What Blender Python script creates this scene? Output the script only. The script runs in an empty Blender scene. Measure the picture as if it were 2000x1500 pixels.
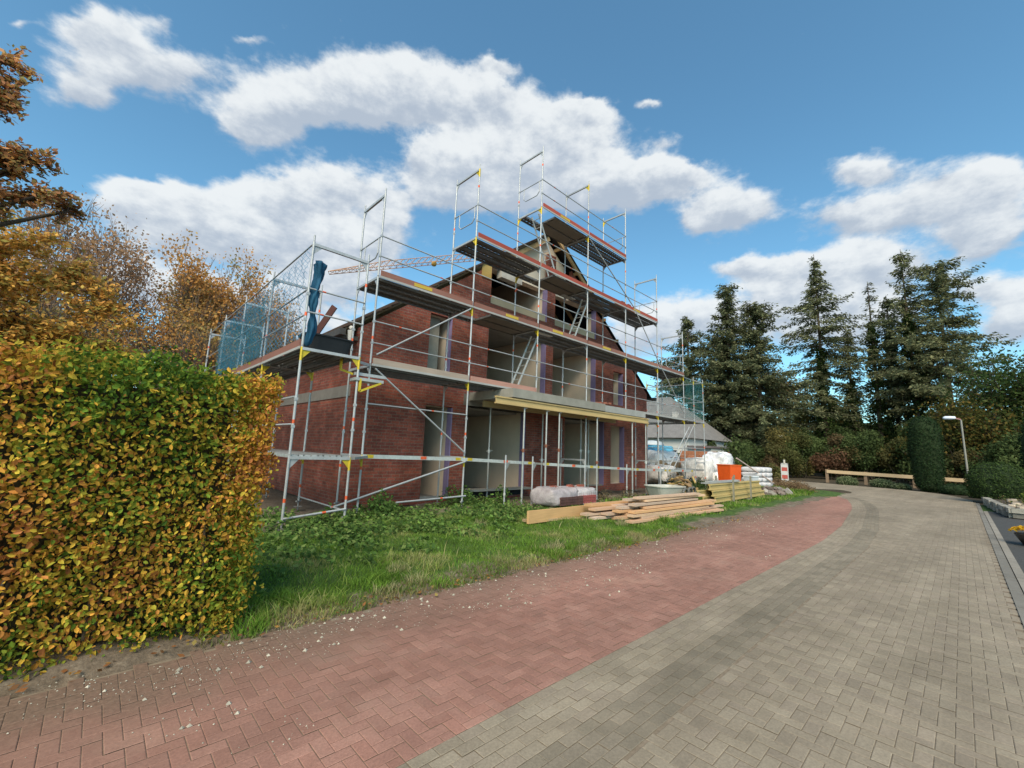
import bpy, math, random
import numpy as np
from mathutils import Vector, Matrix
random.seed(7); RNG = np.random.default_rng(7)
S = bpy.context.scene
COL = S.collection
R = math.radians

# ------------------------------------------------------------------ camera
cam_d = bpy.data.cameras.new("camera"); cam = bpy.data.objects.new("camera", cam_d); COL.objects.link(cam)
cam_d.sensor_width = 36; cam_d.lens = 15.03; cam_d.clip_start = 0.05; cam_d.clip_end = 6000
_r = Vector((0.71823723, -0.69473108, 0.03852275)); _d = Vector((0.13252213, 0.08223468, -0.9877628)); _f = Vector((0.68306161, 0.71455314, 0.15113126))
cam.matrix_world = Matrix(((_r.x, -_d.x, -_f.x, 0), (_r.y, -_d.y, -_f.y, 0), (_r.z, -_d.z, -_f.z, 1.6), (0, 0, 0, 1)))
S.camera = cam
S.render.resolution_x = 1024; S.render.resolution_y = 768
S.view_settings.view_transform = 'Standard'; S.view_settings.look = 'None'
S.view_settings.exposure = 0.86; S.view_settings.gamma = 1.0; S.view_settings.use_curve_mapping = False

# ------------------------------------------------------------------ sky with clouds, sun
SUN_DIR = Vector((-0.58, -0.46, 0.72)).normalized()
W = bpy.data.worlds.new("World"); S.world = W; W.use_nodes = True
nt = W.node_tree; nt.nodes.clear()
def N(nt, t, **k):
    n = nt.nodes.new(t)
    for a, b in k.items(): setattr(n, a, b)
    return n
def LK(nt, a, b): nt.links.new(a, b)
def mth(nt, op, a, b=None, c=None, clamp=False):
    n = nt.nodes.new('ShaderNodeMath'); n.operation = op; n.use_clamp = clamp
    for i, v in enumerate((a, b, c)):
        if v is None: continue
        if isinstance(v, (int, float)): n.inputs[i].default_value = v
        else: nt.links.new(v, n.inputs[i])
    return n.outputs[0]
def vmth(nt, op, a, b=None, out=0):
    n = nt.nodes.new('ShaderNodeVectorMath'); n.operation = op
    for i, v in enumerate((a, b)):
        if v is None: continue
        if isinstance(v, (tuple, list, Vector)): n.inputs[i].default_value = v
        else: nt.links.new(v, n.inputs[i])
    return n.outputs['Value'] if op in ('DOT_PRODUCT', 'LENGTH') else n.outputs[0]
sky = N(nt, 'ShaderNodeTexSky', sky_type='NISHITA'); sky.sun_disc = False
sky.sun_elevation = math.asin(SUN_DIR.z); sky.sun_rotation = math.atan2(SUN_DIR.x, SUN_DIR.y)
sky.air_density = 1.0; sky.dust_density = 0.9; sky.ozone_density = 2.5
SKY_K = 0.105
geo = N(nt, 'ShaderNodeTexCoord'); D = vmth(nt, 'NORMALIZE', geo.outputs['Generated'])
# every cloud: azimuth, elevation, half width, half height, tilt (degrees), weight
CL = [(95.0,35.2,3.2,1.9,35,1),(91.9,33.8,6.6,2.1,32,1),(95.4,29.8,2.1,1.3,32,0.7),(83.0,40.5,1.8,0.6,28,0.5),(90.6,38.1,1.5,0.7,33,0.4),(99.9,32.9,0.9,0.4,39,0.4),
(79.1,35.9,5.4,3.2,23,1),(71.2,40.3,6.3,3.2,19,1),(63.2,42.8,6.0,2.8,13,1),(64.2,40.0,13.0,2.3,14,1),(53.3,42.2,6.8,2.5,7,1),(50.5,45.1,3.0,0.9,5,0.6),
(40.9,39.6,7.5,2.9,-2,1),(37.2,41.2,3.4,1.4,-4,1),(81.4,33.1,2.8,2.2,23,0.6),(55.0,34.9,7.9,3.4,7,1),(46.9,37.0,9.6,3.1,2,1),(38.5,35.4,7.1,3.2,-2,0.9),
(57.3,36.2,4.2,2.3,9,0.9),(29.2,33.6,6.1,2.4,-8,1),(25.8,34.3,3.3,1.3,-10,0.9),(17.9,29.2,5.2,2.8,-12,1),(21.5,28.1,3.2,2.2,-10,0.8),(90.5,23.0,2.6,1.8,23,1),
(87.6,23.3,4.8,2.1,22,1),(83.4,22.7,9.4,3.0,19,1),(72.3,29.9,6.8,3.1,16,1),(78.8,26.8,5.7,2.5,18,1),(75.0,23.3,11.5,3.3,15,1),(70.4,19.5,7.2,3.6,11,0.9),
(64.3,28.5,3.6,3.4,11,0.6),(4.7,29.0,3.6,1.7,-21,0.9),(-3.0,25.5,3.9,2.0,-24,1),(-1.8,23.7,5.1,2.1,-21,1),(5.5,25.1,4.9,2.1,-18,1),(-3.2,20.6,3.2,1.9,-19,1),
(9.4,20.9,8.4,2.0,-12,0.9),(4.9,21.0,4.5,1.9,-15,0.9),(12.5,18.2,7.0,2.8,-9,0.7),(9.9,13.9,8.1,3.3,-7,0.6),(-3.9,12.2,2.0,2.6,-11,0.8),(23.7,17.7,5.0,2.5,-5,0.6),
(29.4,15.5,7.2,4.5,-2,0.8),(27.8,40.8,1.7,0.6,-10,0.5),(25.8,37.1,2.1,1.2,-11,0.5),(36.5,42.1,1.9,0.8,-5,0.4),(-4.7,13.9,1.7,2.6,-13,0.6),
(54.7,31.8,6.9,2.1,7,0.9),(43.7,32.9,8.6,2.7,1,1),(33.4,32.6,6.4,2.3,-5,1),(24.6,33.3,4.3,1.6,-10,0.9),(47.6,35.9,7.3,2.1,3,0.8),(16.5,22.0,4.0,1.2,-10,0.7),(9.5,19.6,7.3,1.8,-11,0.7),(19.0,16.7,6.2,2.4,-6,0.55),(5.7,16.0,7.2,3.1,-10,0.5),(-3.1,16.1,3.4,1.8,-15,0.6),(67.8,24.3,5.4,2.9,11,0.7),
(84,15,16,4,0,.8),(60,13,14,4,0,.7),(150,30,20,6,0,1),(190,25,25,8,0,1),(240,32,22,7,0,1),(290,28,22,6,0,1),(330,22,18,5,0,1),(125,45,12,5,0,.8),(210,55,20,8,0,.9),(270,60,18,8,0,.9)]
nz = N(nt, 'ShaderNodeTexNoise'); nz.inputs['Scale'].default_value = 15; nz.inputs['Detail'].default_value = 9; nz.inputs['Roughness'].default_value = .56
mp = N(nt, 'ShaderNodeMapping'); mp.inputs['Scale'].default_value = (1, 1, 1.7); LK(nt, D, mp.inputs[0]); LK(nt, mp.outputs[0], nz.inputs['Vector'])
wrp = vmth(nt, 'ADD', D, vmth(nt, 'SCALE', vmth(nt, 'SUBTRACT', nz.outputs['Color'], (.5, .5, .5))))
nt.nodes[-1]  # (the warp strength is set just below)
for n_ in nt.nodes:
    if n_.type == 'VECT_MATH' and n_.operation == 'SCALE': n_.inputs['Scale'].default_value = 0.045
cov = None; shd = None; wsum = None
for az, el, ra, rb, tl_, w in CL:
    a, e = R(az), R(el)
    c = Vector((math.cos(e)*math.cos(a), math.cos(e)*math.sin(a), math.sin(e)))
    h = Vector((-math.sin(a), math.cos(a), 0)); v = c.cross(h) * -1
    if v.z < 0: v = -v
    h0 = -h; T_ = R(tl_); h = h0*math.cos(T_)+v*math.sin(T_); v = v*math.cos(T_)-h0*math.sin(T_)
    u1 = vmth(nt, 'DOT_PRODUCT', wrp, h * (1/math.sin(R(ra)))); v1 = vmth(nt, 'DOT_PRODUCT', wrp, v * (1/math.sin(R(rb))))
    q = mth(nt, 'MULTIPLY_ADD', v1, v1, mth(nt, 'MULTIPLY', u1, u1))
    fr = mth(nt, 'GREATER_THAN', vmth(nt, 'DOT_PRODUCT', D, c), 0.0)
    g = mth(nt, 'MULTIPLY', mth(nt, 'MULTIPLY', mth(nt, 'EXPONENT', mth(nt, 'MULTIPLY', q, -1.5)), fr), w)
    cov = g if cov is None else mth(nt, 'ADD', cov, g)
    t = mth(nt, 'MULTIPLY', g, v1); shd = t if shd is None else mth(nt, 'ADD', shd, t)
nz2 = N(nt, 'ShaderNodeTexNoise'); nz2.inputs['Scale'].default_value = 20; nz2.inputs['Detail'].default_value = 9; nz2.inputs['Roughness'].default_value = .6
LK(nt, mp.outputs[0], nz2.inputs['Vector'])
fld = mth(nt, 'ADD', mth(nt, 'MINIMUM', cov, 1.15), mth(nt, 'MULTIPLY', mth(nt, 'SUBTRACT', nz2.outputs['Fac'], .5), .95))
mr = N(nt, 'ShaderNodeMapRange', interpolation_type='SMOOTHSTEP'); LK(nt, fld, mr.inputs[0]); mr.inputs[1].default_value = .19; mr.inputs[2].default_value = .68
vr = mth(nt, 'DIVIDE', shd, mth(nt, 'ADD', cov, .05))
sh = mth(nt, 'ADD', mth(nt, 'MULTIPLY', vr, .85), mth(nt, 'MULTIPLY', mth(nt, 'SUBTRACT', nz2.outputs['Fac'], .44), 1.7))
mr2 = N(nt, 'ShaderNodeMapRange', interpolation_type='SMOOTHSTEP'); LK(nt, sh, mr2.inputs[0]); mr2.inputs[1].default_value = -.38; mr2.inputs[2].default_value = .58
cc = N(nt, 'ShaderNodeMix', data_type='RGBA'); LK(nt, mr2.outputs[0], cc.inputs[0]); cc.inputs[6].default_value = (.26, .30, .355, 1); cc.inputs[7].default_value = (.48, .50, .51, 1)
skc = N(nt, 'ShaderNodeMix', data_type='RGBA', blend_type='MULTIPLY'); skc.inputs[0].default_value = 1; LK(nt, sky.outputs[0], skc.inputs[6]); skc.inputs[7].default_value = (.78, 1.15, 1.10, 1)
sks = N(nt, 'ShaderNodeVectorMath', operation='SCALE'); LK(nt, skc.outputs[2], sks.inputs[0]); sks.inputs['Scale'].default_value = SKY_K
fin = N(nt, 'ShaderNodeMix', data_type='RGBA'); LK(nt, mth(nt, 'MULTIPLY', mr.outputs[0], .96), fin.inputs[0]); LK(nt, sks.outputs[0], fin.inputs[6]); LK(nt, cc.outputs[2], fin.inputs[7])
bg = N(nt, 'ShaderNodeBackground'); LK(nt, fin.outputs[2], bg.inputs[0]); bg.inputs[1].default_value = 1.0
wo = N(nt, 'ShaderNodeOutputWorld'); LK(nt, bg.outputs[0], wo.inputs[0])
W.cycles.sampling_method = 'MANUAL'; W.cycles.sample_map_resolution = 512
sd = bpy.data.lights.new("sun", 'SUN'); sd.energy = 2.6; sd.angle = R(40); sd.color = (1, .87, .68)
so = bpy.data.objects.new("sun", sd); COL.objects.link(so); so.rotation_euler = (-SUN_DIR).to_track_quat('-Z', 'Y').to_euler()

def vary(c, a, b):
    k = random.uniform(a, b); return tuple(q*k for q in c)
# ------------------------------------------------------------------ helpers
def tag(o, label=None, cat=None, group=None, kind=None):
    if label: o['label'] = label
    if cat: o['category'] = cat
    if group: o['group'] = group
    if kind: o['kind'] = kind
    return o
ORG = {}
def thing(name, loc, label, cat, group=None):
    o = bpy.data.objects.new(name, None); COL.objects.link(o); o.location = loc; o.empty_display_size = .2
    ORG[o] = Vector(loc); return tag(o, label, cat, group)
class MB:
    def __init__(s): s.v = []; s.f = []; s.c = []; s.sm = []
    def quad(s, pts, col=(.5, .5, .5)):
        b = len(s.v); s.v += [tuple(p) for p in pts]; s.f.append(tuple(range(b, b+len(pts)))); s.c.append(col); s.sm.append(False); return s
    def mesh(s, vs, fs, col=(.5, .5, .5), smooth=False):
        b = len(s.v); s.v += [tuple(p) for p in vs]
        for f in fs: s.f.append(tuple(i+b for i in f)); s.c.append(col); s.sm.append(smooth)
        return s
    def box(s, c, d, rz=0, col=(.5, .5, .5), M=None):
        x, y, z = (q/2 for q in d); vs = [Vector((a, b, e)) for a in (-x, x) for b in (-y, y) for e in (-z, z)]
        m = M if M is not None else Matrix.Rotation(rz, 3, 'Z')
        vs = [m @ v + Vector(c) for v in vs]
        return s.mesh(vs, [(0, 1, 3, 2), (4, 6, 7, 5), (0, 4, 5, 1), (2, 3, 7, 6), (0, 2, 6, 4), (1, 5, 7, 3)], col)
    def bb(s, a, b, col=(.5, .5, .5)):
        return s.box([(p+q)/2 for p, q in zip(a, b)], [abs(q-p) for p, q in zip(a, b)], 0, col)
    def beam(s, p, q, w, h, col=(.5, .5, .5), roll=0):
        p, q = Vector(p), Vector(q); d = q-p; L = d.length; x = d.normalized()
        up = Vector((0, 0, 1)) if abs(x.z) < .95 else Vector((0, 1, 0))
        y = up.cross(x).normalized(); z = x.cross(y)
        m = Matrix((x, y, z)).transposed() @ Matrix.Rotation(roll, 3, 'X')
        return s.box((p+q)/2, (L, w, h), 0, col, m)
    def tube(s, p, q, r, col=(.5, .5, .5), n=8, r2=None, cap=True):
        p, q = Vector(p), Vector(q); d = (q-p); x = d.normalized(); r2 = r if r2 is None else r2
        up = Vector((0, 0, 1)) if abs(x.z) < .9 else Vector((1, 0, 0))
        y = up.cross(x).normalized(); z = x.cross(y); vs = []
        for k in range(n):
            a = 2*math.pi*k/n; e = y*math.cos(a)+z*math.sin(a); vs += [p+e*r, q+e*r2]
        fs = [(2*k, 2*((k+1) % n), 2*((k+1) % n)+1, 2*k+1) for k in range(n)]
        s.mesh(vs, fs, col, True)
        if cap: s.mesh([vs[2*k] for k in range(n)][::-1], [tuple(range(n))], col); s.mesh([vs[2*k+1] for k in range(n)], [tuple(range(n))], col)
        return s
    def lathe(s, c, prof, n=16, col=(.5, .5, .5), sx=1, sy=1, rz=0):
        vs = []; m = Matrix.Rotation(rz, 3, 'Z')
        for r, z in prof:
            for k in range(n):
                a = 2*math.pi*k/n; vs.append(m @ Vector((r*math.cos(a)*sx, r*math.sin(a)*sy, z)) + Vector(c))
        fs = [(i*n+k, i*n+(k+1) % n, (i+1)*n+(k+1) % n, (i+1)*n+k) for i in range(len(prof)-1) for k in range(n)]
        return s.mesh(vs, fs, col, True)
    def build(s, name, mat, parent=None, org=None, label=None):
        me = bpy.data.meshes.new(name)
        if parent is not None: o0 = ORG[parent]
        else: o0 = Vector(org) if org is not None else Vector((0, 0, 0))
        me.from_pydata([(v[0]-o0.x, v[1]-o0.y, v[2]-o0.z) for v in s.v], [], s.f)
        at = me.color_attributes.new("Col", 'FLOAT_COLOR', 'CORNER')
        arr = []
        for f, c in zip(s.f, s.c): arr += [c[0], c[1], c[2], 1.0]*len(f)
        at.data.foreach_set('color', arr); me.polygons.foreach_set('use_smooth', s.sm)
        me.materials.append(mat); me.update()
        o = bpy.data.objects.new(name, me); COL.objects.link(o); ORG[o] = o0
        if parent is not None: o.parent = parent
        else: o.location = o0
        if label: o['label'] = label
        return o
def npmesh(name, V, nper, C, mat, parent=None, org=None, F=None):
    """V (n*nper,3): polygons of nper verts each, C (n,3) colours per polygon"""
    o0 = ORG[parent] if parent is not None else Vector(org or (0, 0, 0))
    n = len(V)//nper; me = bpy.data.meshes.new(name)
    V = (V - np.array(o0)).astype(np.float32)
    me.vertices.add(len(V)); me.vertices.foreach_set('co', V.ravel())
    me.loops.add(n*nper); me.polygons.add(n)
    me.loops.foreach_set('vertex_index', np.arange(n*nper, dtype=np.int32))
    me.polygons.foreach_set('loop_start', np.arange(0, n*nper, nper, dtype=np.int32))
    try: me.polygons.foreach_set('loop_total', np.full(n, nper, dtype=np.int32))
    except Exception: pass
    me.update(calc_edges=True)
    at = me.color_attributes.new("Col", 'FLOAT_COLOR', 'CORNER')
    c4 = np.ones((n, nper, 4), np.float32); c4[:, :, :3] = C[:, None, :]; at.data.foreach_set('color', c4.ravel())
    me.materials.append(mat)
    o = bpy.data.objects.new(name, me); COL.objects.link(o); ORG[o] = Vector(o0)
    if parent is not None: o.parent = parent
    else: o.location = o0
    return o
def unit(a): return a/np.maximum(np.linalg.norm(a, axis=1, keepdims=True), 1e-9)
def leafquads(P, size, asp=.6, Nrm=None, spread=1.0, drop=0.0, fold=False):
    """one rhombus (or a folded two-quad leaf) per point; size (n,)"""
    n = len(P); A = unit(RNG.normal(size=(n, 3)) + np.array([0, 0, -drop]))
    if Nrm is not None:
        nn = unit(Nrm + RNG.normal(size=(n, 3))*spread); A = unit(A - (A*nn).sum(1, keepdims=True)*nn); B = np.cross(nn, A)
    else: B = unit(np.cross(A, RNG.normal(size=(n, 3)))); nn = np.cross(A, B)
    s = size[:, None]
    if not fold:
        V = np.stack([P-A*s*.5, P+B*s*asp*.5-A*s*.05, P+A*s*.5, P-B*s*asp*.5-A*s*.05], 1)
        return V.reshape(-1, 3)
    t = P-A*s*.5; e = P+A*s*.5; w = B*s*asp*.5; up = nn*s*.10
    V = np.stack([t, t*.72+e*.28+w*.9+up, t*.35+e*.65+w*.8+up, e, e, t*.35+e*.65-w*.8+up, t*.72+e*.28-w*.9+up, t], 1)
    return V.reshape(-1, 3)

# ------------------------------------------------------------------ materials
MT = {}
def base(name, rough=.7, metal=0, spec=.3):
    m = bpy.data.materials.new(name); m.use_nodes = True; t = m.node_tree; b = t.nodes['Principled BSDF']
    b.inputs['Roughness'].default_value = rough; b.inputs['Metallic'].default_value = metal; b.inputs['Specular IOR Level'].default_value = spec
    MT[name] = m; return m, t, b
def noise(t, scale, detail=5, rough=.6, vec=None, dist=0):
    n = N(t, 'ShaderNodeTexNoise'); n.inputs['Scale'].default_value = scale; n.inputs['Detail'].default_value = detail; n.inputs['Roughness'].default_value = rough; n.inputs['Distortion'].default_value = dist
    if vec is None: vec = objco(t)
    LK(t, vec, n.inputs['Vector']); return n.outputs['Fac']
def objco(t): return N(t, 'ShaderNodeTexCoord').outputs['Object']
def geoco(t): return N(t, 'ShaderNodeNewGeometry').outputs['Position']
def ramp(t, fac, stops):
    r = N(t, 'ShaderNodeValToRGB'); e = r.color_ramp.elements
    while len(e) < len(stops): e.new(.5)
    for i, (p, c) in enumerate(stops): e[i].position = p; e[i].color = (*c, 1)
    LK(t, fac, r.inputs[0]); return r.outputs[0]
def mix(t, fac, a, b, bt='MIX'):
    m = N(t, 'ShaderNodeMix', data_type='RGBA', blend_type=bt)
    for i, v in ((0, fac), (6, a), (7, b)):
        if isinstance(v, (int, float)): m.inputs[i].default_value = v
        elif isinstance(v, tuple): m.inputs[i].default_value = (*v, 1)
        else: LK(t, v, m.inputs[i])
    return m.outputs[2]
def bump(t, b, h, st=.3, dist=.01):
    n = N(t, 'ShaderNodeBump'); n.inputs['Strength'].default_value = st; n.inputs['Distance'].default_value = dist; LK(t, h, n.inputs['Height']); LK(t, n.outputs[0], b.inputs['Normal'])
def attr(t):
    a = N(t, 'ShaderNodeVertexColor'); a.layer_name = "Col"; return a.outputs[0]
def simple(name, rough, vary=.25, scale=8, metal=0, spec=.3, bst=.15, stretch=None, bd=.01):
    """vertex colour times mottled wear"""
    m, t, b = base(name, rough, metal, spec); v = objco(t)
    if stretch:
        mp_ = N(t, 'ShaderNodeMapping'); mp_.inputs['Scale'].default_value = stretch; LK(t, v, mp_.inputs[0]); v = mp_.outputs[0]
    n1 = noise(t, scale, 6, .65, v); n2 = noise(t, scale*.22, 3, .5)
    k = ramp(t, mth(t, 'ADD', mth(t, 'MULTIPLY', n1, .6), mth(t, 'MULTIPLY', n2, .4)), [(.3, (1-vary,)*3), (.7, (1+vary*.6,)*3)])
    LK(t, mix(t, 1.0, attr(t), k, 'MULTIPLY'), b.inputs['Base Color']); bump(t, b, n1, bst, bd)
    return m
STEEL = simple('galvanised steel', .42, .25, 14, .25, .5, .1)
PAINT = simple('painted surface', .5, .18, 9)
CONC = simple('concrete', .9, .28, 3.5, bst=.3)
PLAST = simple('plaster', .9, .14, 1.6, bst=.15)
WOOD = simple('sawn wood', .8, .22, 7, stretch=(.35, 6, 6), bst=.3, bd=.004)
STONE = simple('stone', .85, .35, 9, bst=.5, bd=.02)
TILEM = simple('clay tiles', 1.0, .3, 7, spec=0.0, bst=.3)
SACK = simple('sacking', .8, .2, 5, bst=.4, bd=.02)
def leafmat(name, tr=.35, rough=.75):
    m, t, b = base(name, rough, 0, .12); k = ramp(t, noise(t, 3, 3), [(.3, (.8,)*3), (.7, (1.15,)*3)])
    c = mix(t, 1.0, attr(t), k, 'MULTIPLY'); LK(t, c, b.inputs['Base Color'])
    tl = N(t, 'ShaderNodeBsdfTranslucent'); LK(t, c, tl.inputs[0]); ms = N(t, 'ShaderNodeMixShader'); ms.inputs[0].default_value = tr
    LK(t, b.outputs[0], ms.inputs[1]); LK(t, tl.outputs[0], ms.inputs[2]); LK(t, ms.outputs[0], t.nodes['Material Output'].inputs[0]); return m
LEAF = leafmat('leaf', .42); NEEDLE = leafmat('needle', .3, .8); GRASSM = leafmat('grass blade', .3, .6)
m, t, b = base('bark', .95); LK(t, mix(t, 1.0, attr(t), ramp(t, noise(t, 9, 6), [(.3, (.6,)*3), (.7, (1.3,)*3)]), 'MULTIPLY'), b.inputs['Base Color']); BARK = m
# brickwork: running bond along x+y, courses in z
def brickmat(name, c1, c2, mort):
    m, t, b = base(name, .88); p = geoco(t); sp = N(t, 'ShaderNodeSeparateXYZ'); LK(t, p, sp.inputs[0])
    cb = N(t, 'ShaderNodeCombineXYZ'); LK(t, mth(t, 'ADD', sp.outputs[0], sp.outputs[1]), cb.inputs[0]); LK(t, sp.outputs[2], cb.inputs[1])
    bt = N(t, 'ShaderNodeTexBrick'); LK(t, cb.outputs[0], bt.inputs[0]); bt.inputs['Scale'].default_value = 1
    bt.inputs['Brick Width'].default_value = .25; bt.inputs['Row Height'].default_value = .083; bt.inputs['Mortar Size'].default_value = .008; bt.inputs['Bias'].default_value = 0.1
    bt.inputs['Color1'].default_value = (*c1, 1); bt.inputs['Color2'].default_value = (*c2, 1); bt.inputs['Mortar'].default_value = (*mort, 1)
    st = ramp(t, noise(t, 1.1, 6, .7, p), [(.32, (.70,)*3), (.52, (1.05,)*3), (.68, (1.55, 1.65, 1.75))])
    dk = ramp(t, noise(t, 22, 3, .6, p), [(.3, (.75,)*3), (.7, (1.25,)*3)])
    LK(t, mix(t, 1.0, mix(t, 1.0, bt.outputs[0], st, 'MULTIPLY'), dk, 'MULTIPLY'), b.inputs['Base Color'])
    bump(t, b, mth(t, 'SUBTRACT', 1, bt.outputs['Fac']), .6, .008); return m
BRICK = brickmat('red brickwork', (.27, .072, .045), (.16, .045, .033), (.16, .105, .08))
# steel platform planks with punched round holes near their edges
m, t, b = base('perforated steel', .5, .3, .5); p = geoco(t)
LK(t, mix(t, 1.0, attr(t), ramp(t, noise(t, 6, 6, .7, p), [(.3, (.7,)*3), (.7, (1.25,)*3)]), 'MULTIPLY'), b.inputs['Base Color']); PERF = m
def emit_only(name, c): pass
GLASSY, t, b = base('clear film', .22, 0, .5); LK(t, mix(t, 1.0, attr(t), ramp(t, noise(t, 5, 6), [(.35, (.75,)*3), (.65, (1.15,)*3)]), 'MULTIPLY'), b.inputs['Base Color'])
bump(t, b, noise(t, 9, 7, .7, None, 1.5), .9, .05)

# ------------------------------------------------------------------ ground
m, t, b = base('soil and turf', .97); p = geoco(t)
sx = N(t, 'ShaderNodeSeparateXYZ'); LK(t, p, sx.inputs[0])
nA = noise(t, .55, 6, .65, p); nB = noise(t, 6, 7, .7, p); nC = noise(t, 55, 3, .6, p)
litter = mth(t, 'GREATER_THAN', sx.outputs[0], 28.5)
soil = ramp(t, nB, [(.3, (.085, .065, .045)), (.55, (.16, .125, .09)), (.75, (.25, .21, .16))])
soil = mix(t, litter, soil, ramp(t, nB, [(.3, (.03, .026, .015)), (.7, (.085, .06, .035))]))
turf = ramp(t, nB, [(.3, (.03, .055, .012)), (.55, (.06, .11, .02)), (.8, (.13, .15, .04))])
fac = mth(t, 'ADD', mth(t, 'MULTIPLY', mth(t, 'SUBTRACT', 8.9, sx.outputs[1]), .8), mth(t, 'MULTIPLY', mth(t, 'SUBTRACT', nA, .5), 3.0), clamp=True)
far_ = mth(t, 'MULTIPLY', mth(t, 'GREATER_THAN', sx.outputs[0], 24), mth(t, 'LESS_THAN', sx.outputs[0], 28.5))
fac2 = mth(t, 'MAXIMUM', fac, far_)
edge = mth(t, 'MULTIPLY', mth(t, 'SUBTRACT', sx.outputs[1], mth(t, 'ADD', 4.28, mth(t, 'MULTIPLY', nB, .45))), 6, clamp=True)
fac2 = mth(t, 'MULTIPLY', fac2, mth(t, 'SUBTRACT', 1, litter))
LK(t, mix(t, 1.0, mix(t, mth(t, 'MULTIPLY', fac2, mth(t, 'MAXIMUM', edge, mth(t, 'GREATER_THAN', sx.outputs[0], 24))), soil, turf), ramp(t, nC, [(.3, (.75,)*3), (.7, (1.2,)*3)]), 'MULTIPLY'), b.inputs['Base Color'])
bump(t, b, nB, .8, .04); GROUND = m
g = MB(); g.quad([(-3000, -3000, -.03), (3000, -3000, -.03), (3000, 3000, -.03), (-3000, 3000, -.03)])
tag(g.build('ground', GROUND), kind='structure')
def vh(x, y):  # verge height
    return 0.035*math.sin(x*1.7+y)*math.sin(y*2.3) + .02*math.sin(x*5+y*3) + max(0, min(1, (y-4.15)/.5))*.05 - (.03 if y < 4.2 else 0)
xs = np.arange(-8, 30.01, .2); ys = np.arange(4.0, 10.45, .15); g = MB()
vs = [(x, y, vh(x, y) if y > 4.05 else -.028) for x in xs for y in ys]; ny = len(ys)
g.mesh(vs, [(i*ny+j, (i+1)*ny+j, (i+1)*ny+j+1, i*ny+j+1) for i in range(len(xs)-1) for j in range(ny-1)], smooth=True)
tag(g.build('grass_verge', GROUND), kind='structure')
# driveway beyond the right kerb
m, t, b = base('dark asphalt', .9); LK(t, ramp(t, noise(t, 40, 5, .7, geoco(t)), [(.3, (.035, .035, .035)), (.7, (.085, .083, .08))]), b.inputs['Base Color']); bump(t, b, noise(t, 120, 2, .5, geoco(t)), .4, .005); ASPH = m
g = MB(); g.quad([(-6, -9, -.012), (24.5, -9, -.012), (24.5, -.5, -.012), (-6, -.5, -.012)]); tag(g.build('driveway', ASPH), kind='structure')

# ------------------------------------------------------------------ road: real paving blocks on a joint bed
m, t, b = base('paving joints', .98); LK(t, ramp(t, noise(t, 25, 4, .6, geoco(t)), [(.3, (.16, .125, .088)), (.7, (.24, .19, .138))]), b.inputs['Base Color']); JOINT = m
m, t, b = base('paving blocks', .82, 0, .35); p = geoco(t)
dirt = ramp(t, noise(t, .45, 5, .65, p), [(.3, (.80, .80, .78)), (.55, (1.0, 1.0, 1.0)), (.75, (1.12, 1.1, 1.06))])
spk = ramp(t, noise(t, 60, 3, .7, p), [(.3, (.82,)*3), (.7, (1.18,)*3)])
d2 = ramp(t, noise(t, 3.2, 6, .7, p), [(.3, (.86, .86, .85)), (.7, (1.1, 1.1, 1.1))])
sp_ = N(t, 'ShaderNodeSeparateXYZ'); LK(t, p, sp_.inputs[0])
wash = mth(t, 'MULTIPLY', mth(t, 'ADD', mth(t, 'MULTIPLY', mth(t, 'SUBTRACT', sp_.outputs[1], 3.9), 1.0), mth(t, 'MULTIPLY', noise(t, 1.6, 6, .7, p), 1.15)), .92, clamp=True)
left_ = mth(t, 'MULTIPLY', mth(t, 'MULTIPLY', mth(t, 'SUBTRACT', 2.6, sp_.outputs[0]), .32, clamp=True), mth(t, 'MULTIPLY', mth(t, 'SUBTRACT', sp_.outputs[1], 2.2), .6, clamp=True))
wash = mth(t, 'ADD', wash, mth(t, 'MULTIPLY', left_, mth(t, 'MULTIPLY', noise(t, .8, 6, .65, p), 1.3)), clamp=True)
near_ = mth(t, 'SUBTRACT', 1, mth(t, 'MULTIPLY', mth(t, 'SUBTRACT', sp_.outputs[0], 18), .2, clamp=True))
soil_ = mix(t, 1, (.155, .102, .073), ramp(t, noise(t, 35, 4, .7, p), [(.3, (.7,)*3), (.7, (1.35,)*3)]), 'MULTIPLY')
pale = mth(t, 'MULTIPLY', mth(t, 'SUBTRACT', noise(t, .9, 6, .72, p), .52), 1.9, clamp=True)
pv = mix(t, 1, mix(t, 1.0, mix(t, 1.0, attr(t), dirt, 'MULTIPLY'), spk, 'MULTIPLY'), d2, 'MULTIPLY')
mt_ = N(t, 'ShaderNodeMapping'); mt_.inputs['Scale'].default_value = (.13, 1.5, 1); LK(t, p, mt_.inputs[0])
pv = mix(t, 1, pv, ramp(t, noise(t, 1, 5, .6, mt_.outputs[0]), [(.35, (.86, .85, .84)), (.6, (1.06,)*3)]), 'MULTIPLY')
pv = mix(t, mth(t, 'MULTIPLY', pale, .5), pv, (.36, .30, .23))
LK(t, mix(t, mth(t, 'MULTIPLY', wash, near_), pv, soil_), b.inputs['Base Color']); bump(t, b, noise(t, 90, 4, .7, p), .2, .003); PAVE = m
LEFT = [(-10, 4.1), (0, 4.1), (4, 4.2), (8, 4.3), (12.4, 4.55), (18, 4.7), (24, 4.85), (26.5, 5.15), (28.6, 5.9), (30.5, 7.2), (32.5, 9.4), (34.5, 13), (36, 18), (37, 26)]
RIGHT = [(-10, -.3), (28.4, -.3), (31, -.2), (33.5, .25), (35.6, .9), (37.2, 2.0), (38.3, 3.6), (39.0, 5.5), (39.8, 8), (41, 12), (42.5, 18), (44, 26)]
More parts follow.
